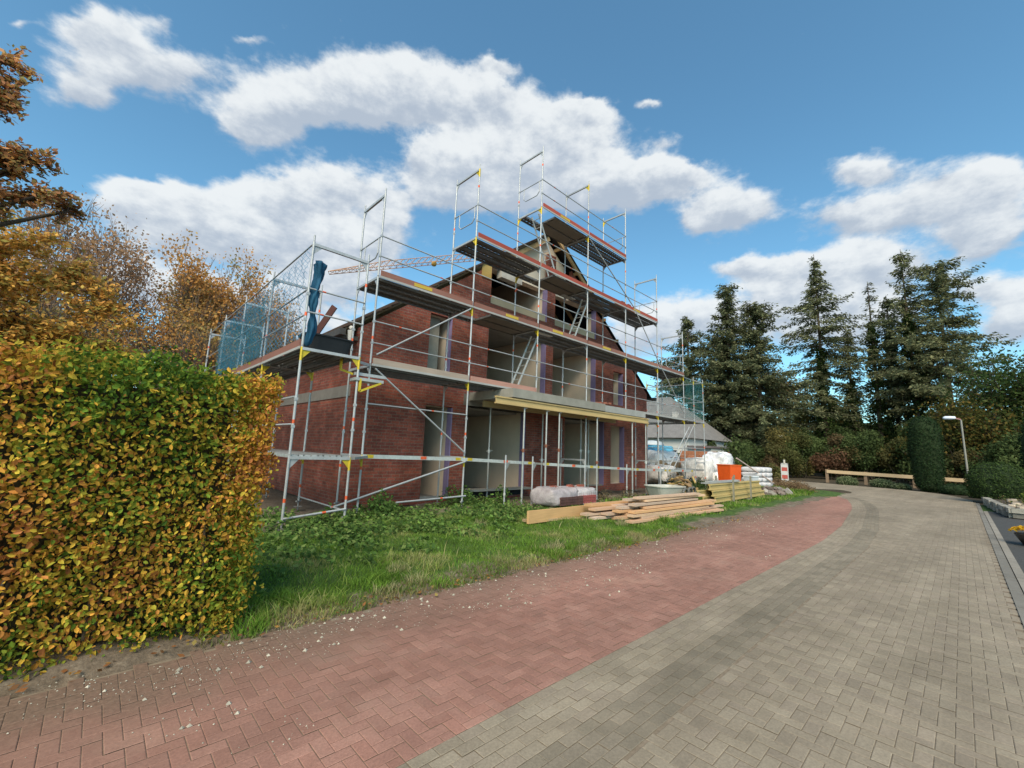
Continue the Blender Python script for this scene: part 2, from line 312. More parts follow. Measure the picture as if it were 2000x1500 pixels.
REDR = [(-10, 2.1), (11, 2.1), (14, 2.25), (17, 2.55), (19.5, 2.8), (21.5, 3.1), (24, 3.6), (26.3, 4.4), (27.4, 5.4), (28, 6)]
def interp(P, x):
    for (a, b_), (c, d_) in zip(P, P[1:]):
        if a <= x <= c: return b_+(d_-b_)*(x-a)/(c-a)
    return P[-1][1]
bed = MB()
L2 = [(x, y) for x, y in LEFT]; R2 = [(x, y) for x, y in RIGHT]
poly = R2 + L2[::-1]
bed.quad([(x, y, -.0045) for x, y in poly]); tag(bed.build('road_bed', JOINT), kind='structure')
def inpoly(x, y, P):
    c = False; n = len(P); j = n-1
    for i in range(n):
        if (P[i][1] > y) != (P[j][1] > y) and x < (P[j][0]-P[i][0])*(y-P[i][1])/(P[j][1]-P[i][1])+P[i][0]: c = not c
        j = i
    return c
GREY = [(.258, .214, .158), (.248, .205, .152), (.268, .224, .167), (.256, .21, .159), (.24, .198, .148)]
RED = [(.305, .158, .122), (.292, .148, .113), (.318, .168, .13), (.282, .146, .113), (.30, .158, .123)]
def pavers(name, cells, cols, label=None):
    Vs = []; Cs = []; g_ = .0013; ch = .004
    for (x0, y0, x1, y1) in cells:
        cx = x0
        if x1-x0 < .03 or y1-y0 < .03: continue
        dz = random.gauss(0, .0009); tx = random.gauss(0, .005); ty = random.gauss(0, .005)
        c = random.choice(cols); k = random.uniform(.92, 1.07); c = tuple(q*k for q in c)
        a, b_, c_, d_ = x0+g_, y0+g_, x1-g_, y1-g_; mx, my = (a+c_)/2, (b_+d_)/2
        def pt(x, y, z): return (x, y, z+dz+tx*(x-mx)+ty*(y-my))
        O = [pt(a, b_, -.002), pt(c_, b_, -.002), pt(c_, d_, -.002), pt(a, d_, -.002)]
        I = [pt(a+ch, b_+ch, 0), pt(c_-ch, b_+ch, 0), pt(c_-ch, d_-ch, 0), pt(a+ch, d_-ch, 0)]
        Vs += I; Cs.append(c)
        for i in range(4): Vs += [O[i], O[(i+1) % 4], I[(i+1) % 4], I[i]]; Cs.append(c)
    o = npmesh(name, np.array(Vs, dtype=float), 4, np.array(Cs), PAVE); return tag(o, kind='structure')
W_ = .08; grey = []; red = []; GUT = []
for i in range(-16, 552):
    for j in range(-5, 252):
        x, y = i*W_, j*W_
        if x > 44 or y > 20: continue
        s = (i-j) % 4
        if s == 0: r = [x, y, x+2*W_, y+W_]
        elif s == 3: r = [x, y, x+W_, y+2*W_]
        else: continue
        cx, cy = (r[0]+r[2])/2, (r[1]+r[3])/2
        if not inpoly(cx, cy, poly): continue
        rb = interp(REDR, cx) if cx < 28 else 99
        if cx < 25.5:
            if r[3] > rb and r[1] < 19:
                r[1] = max(r[1], rb)
                if r[3]-r[1] > .02: red.append(tuple(r))
            elif r[1] < rb-.72:
                r[3] = min(r[3], rb-.72); grey.append(tuple(r))
            if r[0] < 25.5 and r[1] < rb-.72 < r[3]: r[3] = rb-.72; grey.append(tuple(r))
        elif cx < 27.8 and cy > rb: red.append(tuple(r))
        else: grey.append(tuple(r))
for j in range(9):   # channel and border courses laid lengthwise along the strip
    x = -1.2 + (j % 2)*W_
    while x < 25.4:
        y = interp(REDR, x+W_)-.72+W_*j; (GUT if j < 4 else grey).append((x, y, x+2*W_, y+W_)); x += 2*W_
pavers('road_paving', grey, GREY); pavers('red_paving_strip', red, RED)
pavers('drainage_channel', GUT, [(.205, .173, .128), (.22, .184, .138), (.192, .162, .12)])
# kerbs
g = MB(); x = -4
while x < 28.2:
    k = random.uniform(.85, 1.1); g.bb((x, -.42, -.05), (x+.98, -.31, .012), tuple(q*k for q in (.2, .185, .16))); x += 1.0
tag(g.build('kerb', CONC), kind='structure')
g = MB(); x = -4
while x < 24:
    k = random.uniform(.9, 1.1); g.bb((x, -.53, -.05), (x+.98, -.43, .02), tuple(q*k for q in (.25, .225, .19))); x += 1.0
tag(g.build('pale_edging', CONC), kind='structure')
g = MB()
for P in (LEFT,):
    for (a, b_), (c, d_) in zip(P[6:], P[7:]):
        L = math.hypot(c-a, d_-b_); n_ = max(1, int(L/1.0))
        for q in range(n_):
            p0 = (a+(c-a)*q/n_, b_+(d_-b_)*q/n_+.05, -.02); p1 = (a+(c-a)*(q+.97)/n_, b_+(d_-b_)*(q+.97)/n_+.05, -.02)
            k = random.uniform(.85, 1.1); g.beam(p0, p1, .08, .055, tuple(q_*k for q_ in (.15, .13, .105)))
tag(g.build('verge_edging', CONC), kind='structure')
# small pale stones and fallen leaves scattered along the strip: uncountable
n = 2600; cx_ = -.6+15*RNG.uniform(0, 1, 150)**1.3; cy_ = 4.15-np.abs(RNG.normal(0, .55, 150)); kk = RNG.integers(0, 150, n); X = cx_[kk]+RNG.normal(0, .14, n); Y = np.minimum(4.2, cy_[kk]+RNG.normal(0, .08, n)); k = (Y > 2.0); X, Y = X[k], Y[k]
V = []; C = []
for x, y in zip(X, Y):
    r = random.uniform(.002, .007) if random.random() < .95 else random.uniform(.012, .022); a = random.uniform(0, 6)
    pts = [(x+r*math.cos(a+q*math.pi/2), y+r*math.sin(a+q*math.pi/2)*.8, .002) for q in range(4)]; top = (x, y, .003+r*.8)
    k = random.uniform(.6, 1.1); c = (.46*k, .42*k, .34*k)
    for q in range(4): V += [pts[q], pts[(q+1) % 4], top]; C.append(c)
o = npmesh('gravel', np.array(V), 3, np.array(C), STONE); tag(o, 'pale grit and small stones scattered over the red paving beside the verge', 'gravel', kind='stuff')
n = 420; X = RNG.uniform(-.6, 13, n); Y = 4.25 + RNG.normal(0, .12, n); P = np.stack([X, Y, np.full(n, .03)], 1)
C = np.array([random.choice([(.30, .13, .05), (.4, .22, .06), (.22, .11, .05), (.36, .28, .09)]) for _ in range(n)])
o = npmesh('fallen_leaves', leafquads(P, RNG.uniform(.03, .06, n), .65, np.tile([0, 0, 1.], (n, 1)), .35), 4, C, LEAF); tag(o, 'brown and yellow fallen leaves along the edge of the red paving', 'leaves', kind='stuff')

# ------------------------------------------------------------------ grass and weeds
def blades(n, xr, yr, h, w, cols, mask=None):
    X = RNG.uniform(*xr, n); Y = RNG.uniform(*yr, n)
    if mask is not None: k = mask(X, Y); X, Y = X[k], Y[k]
    n = len(X); Z = np.array([vh(a, b) for a, b in zip(X, Y)])-.01
    a = RNG.uniform(0, 2*np.pi, n); hh = RNG.uniform(.4, 1.2, n)*h; lean = RNG.normal(0, .55, (n, 2))*hh[:, None]
    B = np.stack([X, Y, Z], 1); sd_ = np.stack([np.cos(a), np.sin(a), np.zeros(n)], 1)*(w*RNG.uniform(.6, 1.3, n))[:, None]
    M1 = B + np.stack([lean[:, 0]*.35, lean[:, 1]*.35, hh*.6], 1); T = B + np.stack([lean[:, 0], lean[:, 1], hh], 1)
    V = np.stack([B-sd_, B+sd_, M1+sd_*.7, M1-sd_*.7, M1-sd_*.7, M1+sd_*.7, T, T], 1).reshape(-1, 3)
    pn = (np.sin(X*1.9+Y*2.7)+np.sin(X*4.3-Y*1.3)+RNG.normal(0, .8, n)+2.2)/4.4; idx = np.clip((pn*len(cols)).astype(int), 0, len(cols)-1)
    C = np.array(cols)[idx]*RNG.uniform(.75, 1.25, (n, 1)); return V, np.repeat(C, 2, 0)
GC = [(.075, .14, .02), (.12, .22, .028), (.16, .28, .04), (.13, .24, .032), (.24, .30, .07), (.33, .32, .13)]
def vmask(X, Y): return (Y > 4.2 + .1*np.sin(X*3) + .06*np.sin(X*11)) & ~((X < 1.1) & (Y < 5.4)) & (RNG.uniform(0, 1, len(X)) < np.where(Y > 8, .35, 1))
V, C = blades(95000, (.6, 10), (4.1, 8.6), .062, .0038, GC, vmask)
V2, C2 = blades(24000, (9, 24), (4.6, 8.6), .10, .009, GC, lambda X, Y: vmask(X, Y) & (Y > 4.75+.01*X))
V3, C3 = blades(350, (1.0, 9), (4.25, 6.2), .2, .0055, [(.2, .26, .06), (.13, .22, .04), (.36, .33, .16), (.09, .19, .03)], vmask)
V4, C4 = blades(9000, (24, 29), (4.8, 9), .2, .014, GC+[(.18, .13, .06)], lambda X, Y: Y > 5.0+np.maximum(0, X-25)*.9)
TV = []; TC = []
for _ in range(60):
    tx = 1.1+random.random()**1.5*9; ty = random.uniform(4.22, 4.9) if random.random() < .6 else random.uniform(4.9, 7); q = random.uniform(.08, .17)
    v_, c_ = blades(130, (tx-.13, tx+.13), (ty-.1, ty+.1), q, .0042, random.choice((GC, GC[:4], GC[2:], [(.36, .33, .17), (.25, .27, .1)]))); TV.append(v_); TC.append(c_)
V5, C5 = blades(4200, (.8, 9), (4.12, 4.5), .07, .005, [(.2, .17, .07), (.14, .17, .05), (.3, .25, .12)], None)
o = npmesh('grass', np.concatenate([V, V2, V3, V4, V5]+TV), 4, np.concatenate([C, C2, C3, C4, C5]+TC), GRASSM); tag(o, 'rough green grass growing on the verge between red paving and building site', 'grass', kind='stuff')
# leafy weeds: clumps of broad leaves
def weeds(cl, lab, name='weeds'):
    V = []; C = []
    for (x, y, r, h, n, cols) in cl:
        P = np.stack([RNG.normal(x, r*.45, n), RNG.normal(y, r*.45, n), np.zeros(n)], 1)
        d = np.hypot(P[:, 0]-x, P[:, 1]-y)/r; P[:, 2] = RNG.uniform(.03, 1, n)*h*np.clip(1.1-d*.7, .2, 1)+.02
        V.append(leafquads(P, RNG.uniform(.05, .11, n), .6, np.tile([0, -.25, 1.], (n, 1)), .5, .4)); C.append(np.array(cols)[RNG.integers(0, len(cols), n)]*RNG.uniform(.7, 1.3, (n, 1)))
    o = npmesh(name, np.concatenate(V), 4, np.concatenate(C), LEAF); return tag(o, lab, 'weeds', kind='stuff')
WC = [(.075, .14, .035), (.11, .20, .045), (.15, .25, .055), (.06, .11, .03), (.21, .28, .08)]
cl = []
for _ in range(120):
    x = random.uniform(2.0, 8.6); y = random.uniform(6.8, 9.7); cl.append((x, y, random.uniform(.25, .55), random.uniform(.12, .34), 110, WC))
for _ in range(22):
    x = random.uniform(1.6, 6); y = random.uniform(5.6, 6.9); cl.append((x, y, random.uniform(.2, .45), random.uniform(.1, .25), 70, WC))
for _ in range(26): cl.append((random.uniform(8, 20), random.uniform(7.4, 8.4), .4, random.uniform(.12, .25), 45, WC))
for x, y in ((4.6, 8.8), (4.9, 9.3), (7.3, 9.3), (7.0, 9.5), (8.3, 8.9)): cl.append((x, y, .4, .62, 300, WC[:4]))
weeds(cl, 'dark green leafy weeds growing round the foot of the scaffold')
cl = [(random.uniform(19.5, 24), random.uniform(8.4, 10.5), .6, random.uniform(.35, .7), 110, [(.03, .06, .015), (.05, .085, .02), (.07, .1, .03)]) for _ in range(34)]
weeds(cl, 'dark leafy undergrowth between the building corner and the wrapped pallets')
cl = [(random.uniform(26, 30.5), 0, 0, 0, 0, 0) for _ in range(0)]
DR = [(.20, .12, .07), (.26, .17, .09), (.15, .10, .055), (.3, .22, .12)]
for _ in range(60):
    x = random.uniform(25.8, 32); cl.append((x, interp(LEFT, x)+random.uniform(.3, 1.3), .5, random.uniform(.3, .6), 120, DR))
weeds(cl, 'dry reddish brown scrub on the tip of the verge where the road bends')
cl = [(random.uniform(10.5, 14.5), random.uniform(7.9, 8.9), .3, random.uniform(.15, .5), 60, [(.16, .12, .07), (.2, .16, .09), (.1, .09, .05)]) for _ in range(22)]
weeds(cl, 'dry brown weeds in front of the right hand ground floor openings')

# ------------------------------------------------------------------ hedge
def hedge():
    x0, x1, y0, y1, H = -4.2, 1.20, 4.30, 5.35, 2.17
    t = thing('beech_hedge', (-1.5, 4.8, 0), 'tall clipped beech hedge turning yellow, orange and green in the left foreground', 'hedge')
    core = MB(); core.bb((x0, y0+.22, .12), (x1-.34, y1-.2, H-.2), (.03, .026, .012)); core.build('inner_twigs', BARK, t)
    st = MB()
    for _ in range(60):
        x = random.uniform(-2, x1-.15); y = random.uniform(y0+.1, y1-.2); st.tube((x, y, 0), (x+random.gauss(0, .08), y+random.gauss(0, .05), random.uniform(.6, 1.6)), .018, (.1, .075, .05), 6, .008)
    st.build('stem', BARK, t)
    def faces(n):
        L = []
        a = np.stack([RNG.uniform(x0, x1, n), np.full(n, y0), RNG.uniform(.02, H, n)], 1); L.append((a, np.array([0, -1., .15])))
        k = int(n*.22); a = np.stack([np.full(k, x1), RNG.uniform(y0, y1, k), RNG.uniform(.02, H, k)], 1); L.append((a, np.array([1., 0, .15])))
        k = int(n*.40); a = np.stack([RNG.uniform(x0, x1, k), RNG.uniform(y0, y1, k), np.full(k, H)], 1); L.append((a, np.array([0, 0, 1.])))
        return L
    V = []; C = []
    for depth, num in ((0.0, 13000), (.05, 13000), (.11, 11000), (.18, 7000)):
        for P, nr in faces(num):
            m = len(P); off = RNG.normal(depth, .035, m) - .045*np.sin(P[:, 0]*15+P[:, 2]*5+P[:, 1]*11)*np.sin(P[:, 2]*17+P[:, 1]*9+P[:, 0]*4) + .055*np.sin(P[:, 0]*3.1+P[:, 2]*2.3)*np.sin(P[:, 2]*4.1) + np.clip(.35-P[:, 2], 0, 1)*.25*RNG.uniform(0, 1, m)
            P = P - nr*off[:, None]; P[:, 2] = np.clip(P[:, 2], .02, None)
            if nr[2] > .9: P[:, 2] += .03*np.sin(P[:, 0]*5)+RNG.exponential(.02, m)
            P[:, 0] -= .15*np.clip(1-P[:, 2]/H, 0, 1)*np.clip(P[:, 0]+.2, 0, 1)
            xx, zz = P[:, 0], P[:, 2]
            e = (np.sin(xx*2.9+1)+np.sin(zz*3.7+xx*1.7)+np.sin(xx*6.1-zz*5.2+2)*.8+np.sin(zz*9.1+xx*8.0)*.5)/3.3
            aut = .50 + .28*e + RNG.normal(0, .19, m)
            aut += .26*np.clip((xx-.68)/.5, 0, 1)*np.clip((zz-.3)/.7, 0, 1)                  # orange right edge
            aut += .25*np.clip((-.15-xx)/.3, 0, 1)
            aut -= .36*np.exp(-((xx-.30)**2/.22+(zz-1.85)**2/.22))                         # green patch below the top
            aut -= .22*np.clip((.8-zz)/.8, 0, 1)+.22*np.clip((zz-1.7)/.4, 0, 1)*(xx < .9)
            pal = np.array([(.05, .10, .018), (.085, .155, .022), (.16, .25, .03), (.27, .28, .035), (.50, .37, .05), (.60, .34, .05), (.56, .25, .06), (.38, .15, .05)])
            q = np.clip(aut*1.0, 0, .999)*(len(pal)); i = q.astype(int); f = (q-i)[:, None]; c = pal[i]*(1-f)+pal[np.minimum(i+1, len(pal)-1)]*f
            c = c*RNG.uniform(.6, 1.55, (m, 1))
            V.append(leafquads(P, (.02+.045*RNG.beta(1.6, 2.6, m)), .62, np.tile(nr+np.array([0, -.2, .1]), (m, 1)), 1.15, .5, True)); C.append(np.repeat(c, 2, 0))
    npmesh('foliage', np.concatenate(V), 4, np.concatenate(C), LEAF, t)
hedge()

# ------------------------------------------------------------------ the brick house shell
X0, X1, AX, ASL, AZ = 4.5, 19.25, 11.875, .73, 10.05
YF, YB = 10.5, 21.5
def rakez(x): return AZ - ASL*abs(x-AX) - .12
house = thing('brick_house', (AX, 14, 0), 'unfinished red brick gable house shell with open window holes behind the scaffold', 'house')
def wallpanel(mb, xb, zb, solid, y0, y1, top, col=(.5, .5, .5), axis='x'):
    """grid of cells; solid(xm,zm); top(x) clips the top; walls run in x (or in y when axis is 'y')"""
    def P(x, y, z): return (x, y, z) if axis == 'x' else (y, x, z)
    nx, nz = len(xb)-1, len(zb)-1
    sol = [[solid((xb[i]+xb[i+1])/2, (zb[k]+zb[k+1])/2) for k in range(nz)] for i in range(nx)]
    for i in range(nx):
        xa, xc = xb[i], xb[i+1]; ta, tc = top(xa+1e-6), top(xc-1e-6)
        for k in range(nz):
            if not sol[i][k]: continue
            z0, z1 = zb[k], zb[k+1]
            if z0 >= max(ta, tc): continue
            pl = []
            a0, c0 = min(z0, ta), min(z0, tc); a1, c1 = min(z1, ta), min(z1, tc)
            # clipped polygon of the cell under the straight top line
            pts = []
            def line(x): return ta+(tc-ta)*(x-xa)/(xc-xa)
            def xat(z): return xa+(z-ta)/(tc-ta)*(xc-xa) if abs(tc-ta) > 1e-9 else xa
            if line(xa) > z0: pts.append((xa, z0))
            else: pts.append((xat(z0), z0))
            if line(xc) > z0: pts.append((xc, z0))
            else: pts.append((xat(z0), z0))
            if line(xc) >= z1: pts.append((xc, z1))
            elif line(xc) > z0: pts.append((xc, line(xc)))
            if (line(xc) >= z1) != (line(xa) >= z1): pts.append((xat(z1), z1))
            if line(xa) >= z1: pts.append((xa, z1))
            elif line(xa) > z0: pts.append((xa, line(xa)))
            u = []
            for p_ in pts:
                if not u or (abs(p_[0]-u[-1][0])+abs(p_[1]-u[-1][1])) > 1e-5: u.append(p_)
            if len(u) > 2 and abs(u[0][0]-u[-1][0])+abs(u[0][1]-u[-1][1]) < 1e-5: u.pop()
            if len(u) < 3: continue
            mb.quad([P(x, y0, z) for x, z in u], col); mb.quad([P(x, y1, z) for x, z in u[::-1]], col)
            def side(pa, pb): mb.quad([P(pa[0], y0, pa[1]), P(pa[0], y1, pa[1]), P(pb[0], y1, pb[1]), P(pb[0], y0, pb[1])], col)
            if (i == 0 or not sol[i-1][k]) and a1 > a0: side((xa, a0), (xa, a1))
            if (i == nx-1 or not sol[i+1][k]) and c1 > c0: side((xc, c1), (xc, c0))
            if k == 0 or not sol[i][k-1]: side((xc, z0), (xa, z0))
            if k == nz-1 or not sol[i][k+1]:
                if line(xa) >= z1 and line(xc) >= z1: side((xa, z1), (xc, z1))
            if line(xa) < z1 or line(xc) < z1:
                q = [p_ for p_ in u if abs(p_[1]-line(p_[0])) < 1e-4]
                if len(q) >= 2: side(q[0], q[-1])
# openings: x0,x1,z0,z1 in the front wall
OPEN = [(6.67, 7.62, .12, 2.78), (8.17, 10.79, .10, 2.9), (12.93, 15.6, .25, 2.9), (16.1, 17.2, .3, 2.8),
        (6.62, 7.42, 3.5, 5.5), (8.88, 11.75, 3.5, 5.75), (12.15, 14.95, 3.5, 5.75), (16.3, 17.1, 3.75, 5.25),
        (8.9, 11.75, 6.42, 7.75), (12.2, 14.95, 6.42, 7.75)]
xb = sorted({X0, X1, AX, 9.3, 12.2, 13.2} | {o_[0] for o_ in OPEN} | {o_[1] for o_ in OPEN})
zb = sorted({0, 3.05, 3.3, 7.75, 8.3, 9.2, 10.1} | {o_[2] for o_ in OPEN} | {o_[3] for o_ in OPEN})
def solid_f(x, z):
    for a, b_, c, d_ in OPEN:
        if a < x < b_ and c < z < d_: return False
    if z > 7.75 and 9.3 < x < 13.2:
        return 11.75 < x < 12.2 and z < 9.25
    if z > 9.25: return False
    return True
w = MB(); wallpanel(w, xb, zb, solid_f, YF, YF+.14, rakez); w.build('front_wall', BRICK, house)
# side walls and back wall of brick
w = MB(); wallpanel(w, [YF+.14, YB], [0, 2.78, 3.08, 4.47], lambda x, z: not 2.78 < z < 3.08, X0, X0+.14, lambda x: 4.47, axis='y'); w.build('side_wall', BRICK, house)
w = MB(); wallpanel(w, [YF+.14, YB], [0, 4.47], lambda x, z: True, X1-.14, X1, lambda x: 4.47, axis='y'); w.build('side_wall', BRICK, house)
w = MB(); wallpanel(w, [X0, AX, X1], [0, 12], lambda x, z: True, YB, YB+.14, rakez); w.build('back_wall', BRICK, house)
w = MB(); w.bb((X0-.02, YF+.14, 2.78), (X0+.15, YB, 3.08), (.20, .185, .17)); w.build('ring_beam', CONC, house)
# grey inner leaf with deeper reveals, floors, cross walls
GRY = (.70, .58, .46); GRD = (.70, .57, .45)
def solid_i(x, z):
    for a, b_, c, d_ in OPEN:
        if a-.0 < x < b_+.0 and c-.02 < z < d_: return False
    if z > 8.25 and 12.95 < x < 14.4: return False
    return True
xb2 = sorted((set(xb) - {X0, X1}) | {12.95, 14.4, X0+.16, X1-.16}); zb2 = sorted(set(zb) | {8.25})
w = MB(); wallpanel(w, xb2, zb2, solid_i, YF+.22, YF+.50, lambda x: rakez(x)-.05, GRY); w.build('inner_wall', PLAST, house)
for zf, a in ((.12, 0), (3.12, .28), (6.12, .28)):
    xa_ = 7.3 if zf > 5 else X0+.16; w = MB(); w.bb((xa_, YF+.52, zf-.28 if a else zf-.3), (2*AX-xa_, YB-.02, zf), (.30, .28, .25)); w.build('floor_slab', CONC, house)
for x, z0, z1, L in ((7.62, .12, 2.84, 3.4), (10.79, .12, 2.84, 4.6), (15.6, .12, 2.84, 4), (17.2, .12, 2.84, 3), (7.42, 3.12, 5.84, 2), (11.75, 3.12, 5.84, 5.2), (14.95, 3.12, 5.84, 5.2), (17.1, 3.12, 4.9, 2), (11.75, 6.12, 8.6, 4)):
    w = MB(); w.bb((x, YF+.5, z0), (x+.18, YF+.5+L, z1), GRD); w.build('partition_wall', PLAST, house)
w = MB(); w.bb((X0+.16, YF+5.8, .12), (X1-.16, YF+5.95, 2.84), GRD); w.bb((6.8, YF+5.8, 3.12), (16.9, YF+5.95, 5.84), GRD); w.build('rear_partition', PLAST, house)
# purple insulation strips in the reveals and bare render beside the first upper opening
PUR = (.24, .19, .33)
for a, b_, c, d_ in OPEN:
    w = MB(); w.bb((b_-.035, YF+.012, c+.01), (b_-.003, YF+.24, d_-.012), PUR); w.build('insulation_strip', PAINT, house)
w = MB(); w.bb((6.66, YF+.3, 3.5), (7.15, YF+.36, 5.48), (.30, .285, .24)); w.build('window_board', CONC, house)
for a, b_ in ((8.92, 11.70), (12.22, 14.9)):
    w = MB(); w.bb((a, YF+.05, 6.42), (b_, YF+.11, 6.72), (.46, .37, .25)); w.build('sill_board', WOOD, house)
# plinth / black membrane under the large ground floor openings
w = MB(); w.bb((8.2, YF+.05, -.05), (10.75, YF+.1, .32), (.016, .018, .022)); w.build('plinth_membrane', PAINT, house); w = MB(); w.bb((6.7, YF+.05, -.05), (7.6, YF+.09, .2), (.3, .29, .27)); w.build('plinth_board', CONC, house); w = MB(); w.bb((12.95, YF+.05, -.05), (15.55, YF+.1, .3), (.22, .2, .17)); w.build('plinth_membrane', PAINT, house)
w = MB(); w.bb((8.1, YF-.3, .3), (10.85, YF+.05, .36), (.34, .31, .27)); w.build('floor_slab_edge', CONC, house)
w = MB(); w.bb((8.0, YF-.02, 2.9), (10.9, YF+.5, 3.25), (.19, .175, .155)); w.build('lintel', CONC, house); w = MB(); w.bb((12.8, YF-.02, 2.9), (15.7, YF+.5, 3.25), (.19, .175, .155)); w.build('lintel', CONC, house)
# balcony slab in two pours, formwork grey
w = MB(); w.bb((8.2, 8.52, 3.05), (12.72, YF-.022, 3.30), (.27, .26, .225)); w.build('balcony_slab', CONC, house)
w = MB(); w.bb((12.75, 8.54, 3.04), (15.55, YF-.022, 3.27), (.34, .34, .32)); w.build('balcony_slab', CONC, house)
w = MB()
for _ in range(9):
    w.box((random.uniform(12.5, 13.3), random.uniform(8.6, 8.9), 3.33+random.uniform(0, .03)), (.24, .115, .07), random.uniform(0, 3), (.24, .09, .06))
w.build('loose_bricks', STONE, house)
# roof: tiled left slope, membrane-covered right slope, timber rafters
nL = Vector((-ASL, 0, 1)).normalized(); EV = 4.1
def slope(sgn, y0, y1, th, off, mat, name, col, xa=None, xz=None):
    mb = MB(); xs_ = [AX, AX+sgn*(AX-EV)]; n_ = Vector((sgn*ASL, 0, 1)).normalized()
    a = Vector((xs_[0], 0, AZ)); b_ = Vector((xs_[1], 0, AZ-ASL*abs(xs_[1]-AX)))
    vs = []
    for p_ in (a, b_):
        for y in (y0, y1):
            for o_ in (off, off+th): vs.append(Vector((p_.x, y, p_.z))+Vector((0, 0, o_/n_.z)))
    mb.mesh(vs, [(0, 1, 3, 2), (4, 6, 7, 5), (0, 4, 5, 1), (2, 3, 7, 6), (0, 2, 6, 4), (1, 5, 7, 3)], col); return mb.build(name, mat, house)
slope(-1, YF-.02, YB+.3, .05, .0, WOOD, 'roof_underlay', (.22, .15, .09)); slope(1, YF-.05, YB+.3, .03, .0, PAINT, 'roof_membrane', (.012, .012, .013))
_ev = EV; EV = AX-3.5; slope(1, YF-.28, YF-.052, .03, .0, PAINT, 'roof_membrane', (.012, .012, .013)); EV = _ev
tl = MB(); L = math.hypot(AX-EV, ASL*(AX-EV)); nrow = int(L/.30)
for k in range(nrow):     # stepped tile courses
    f0, f1 = k/nrow, (k+1.12)/nrow
    p0 = Vector((AX-(AX-EV)*f0, 0, AZ-ASL*(AX-EV)*f0+.06)); p1 = Vector((AX-(AX-EV)*f1, 0, AZ-ASL*(AX-EV)*f1+.09))
    for y0, y1 in ((YF-.08, YB+.3),):
        vs = [Vector((p.x, y, p.z+o_)) for p in (p0, p1) for y in (y0, y1) for o_ in (0, .035)]
        q = random.uniform(.8, 1.15); tl.mesh(vs, [(0, 1, 3, 2), (4, 6, 7, 5), (0, 4, 5, 1), (2, 3, 7, 6), (0, 2, 6, 4), (1, 5, 7, 3)], (.085*q, .06*q, .05*q))
tl.build('roof_tiles', TILEM, house)
for sgn in (-1, 1):
    for y in ([YF-.2, YF+.62] if sgn > 0 else [YF+.6]) + [YF+1.4+.8*i for i in range(12)]:
        r_ = MB(); e = .42 if y < YF else .985
        a = Vector((AX+sgn*.03, y, AZ-.10)); b_ = Vector((AX+sgn*(AX-EV)*e, y, AZ-ASL*(AX-EV)*e-.10)); r_.beam(a, b_, .07, .15, (.46, .30, .15)); r_.build('rafter', WOOD, house)
r_ = MB()
for k in range(6):   # visible noggings under the right verge and yellow boards under the left one
    f = .06+k*.13; p_ = Vector((AX+(AX-EV)*f, 0, AZ-ASL*(AX-EV)*f-.12)); r_.box((p_.x, YF+.02, p_.z), (.07, .42, .12), 0, (.44, .28, .13))
r_.build('nogging', WOOD, house)
r_ = MB(); r_.beam((9.55, YF+.1, rakez(9.55)-.02), (11.8, YF+.1, rakez(11.8)-.02), .16, .17, (.45, .31, .16)); r_.build('verge_rafter', WOOD, house)
r_ = MB(); r_.bb((8.45, YF-.03, 7.2), (8.86, YF-.004, 7.7), (.42, .30, .10)); r_.build('yellow_board', WOOD, house)
r_ = MB(); r_.bb((9.3, YF-.05, 7.45), (10.3, YF+.2, 7.75), (.42, .4, .36)); r_.build('lintel', CONC, house)
# eaves and gutters
r_ = MB(); r_.beam((EV-.05, YF-.15, 4.33), (EV-.05, YB+.3, 4.33), .14, .16, (.07, .065, .06)); r_.build('gutter', PAINT, house)
r_ = MB(); r_.bb((EV, YF-.02, 4.20), (X0+.0, YB+.2, 4.30), (.10, .085, .07)); r_.build('eaves_board', WOOD, house)
r_ = MB(); r_.beam((2*AX-EV+.05, YF-.25, 4.33), (2*AX-EV+.05, YB+.3, 4.33), .14, .16, (.07, .065, .06)); r_.build('gutter', PAINT, house)
r_ = MB(); r_.tube((4.28, YF-.18, 4.42), (4.28, YF-.02, 4.5), .06, (.5, .49, .46)); r_.tube((4.2, YF-.25, 4.1), (4.2, YF-.25, 4.36), .05, (.5, .49, .46), 10, .075); r_.build('pipe_end', PAINT, house)

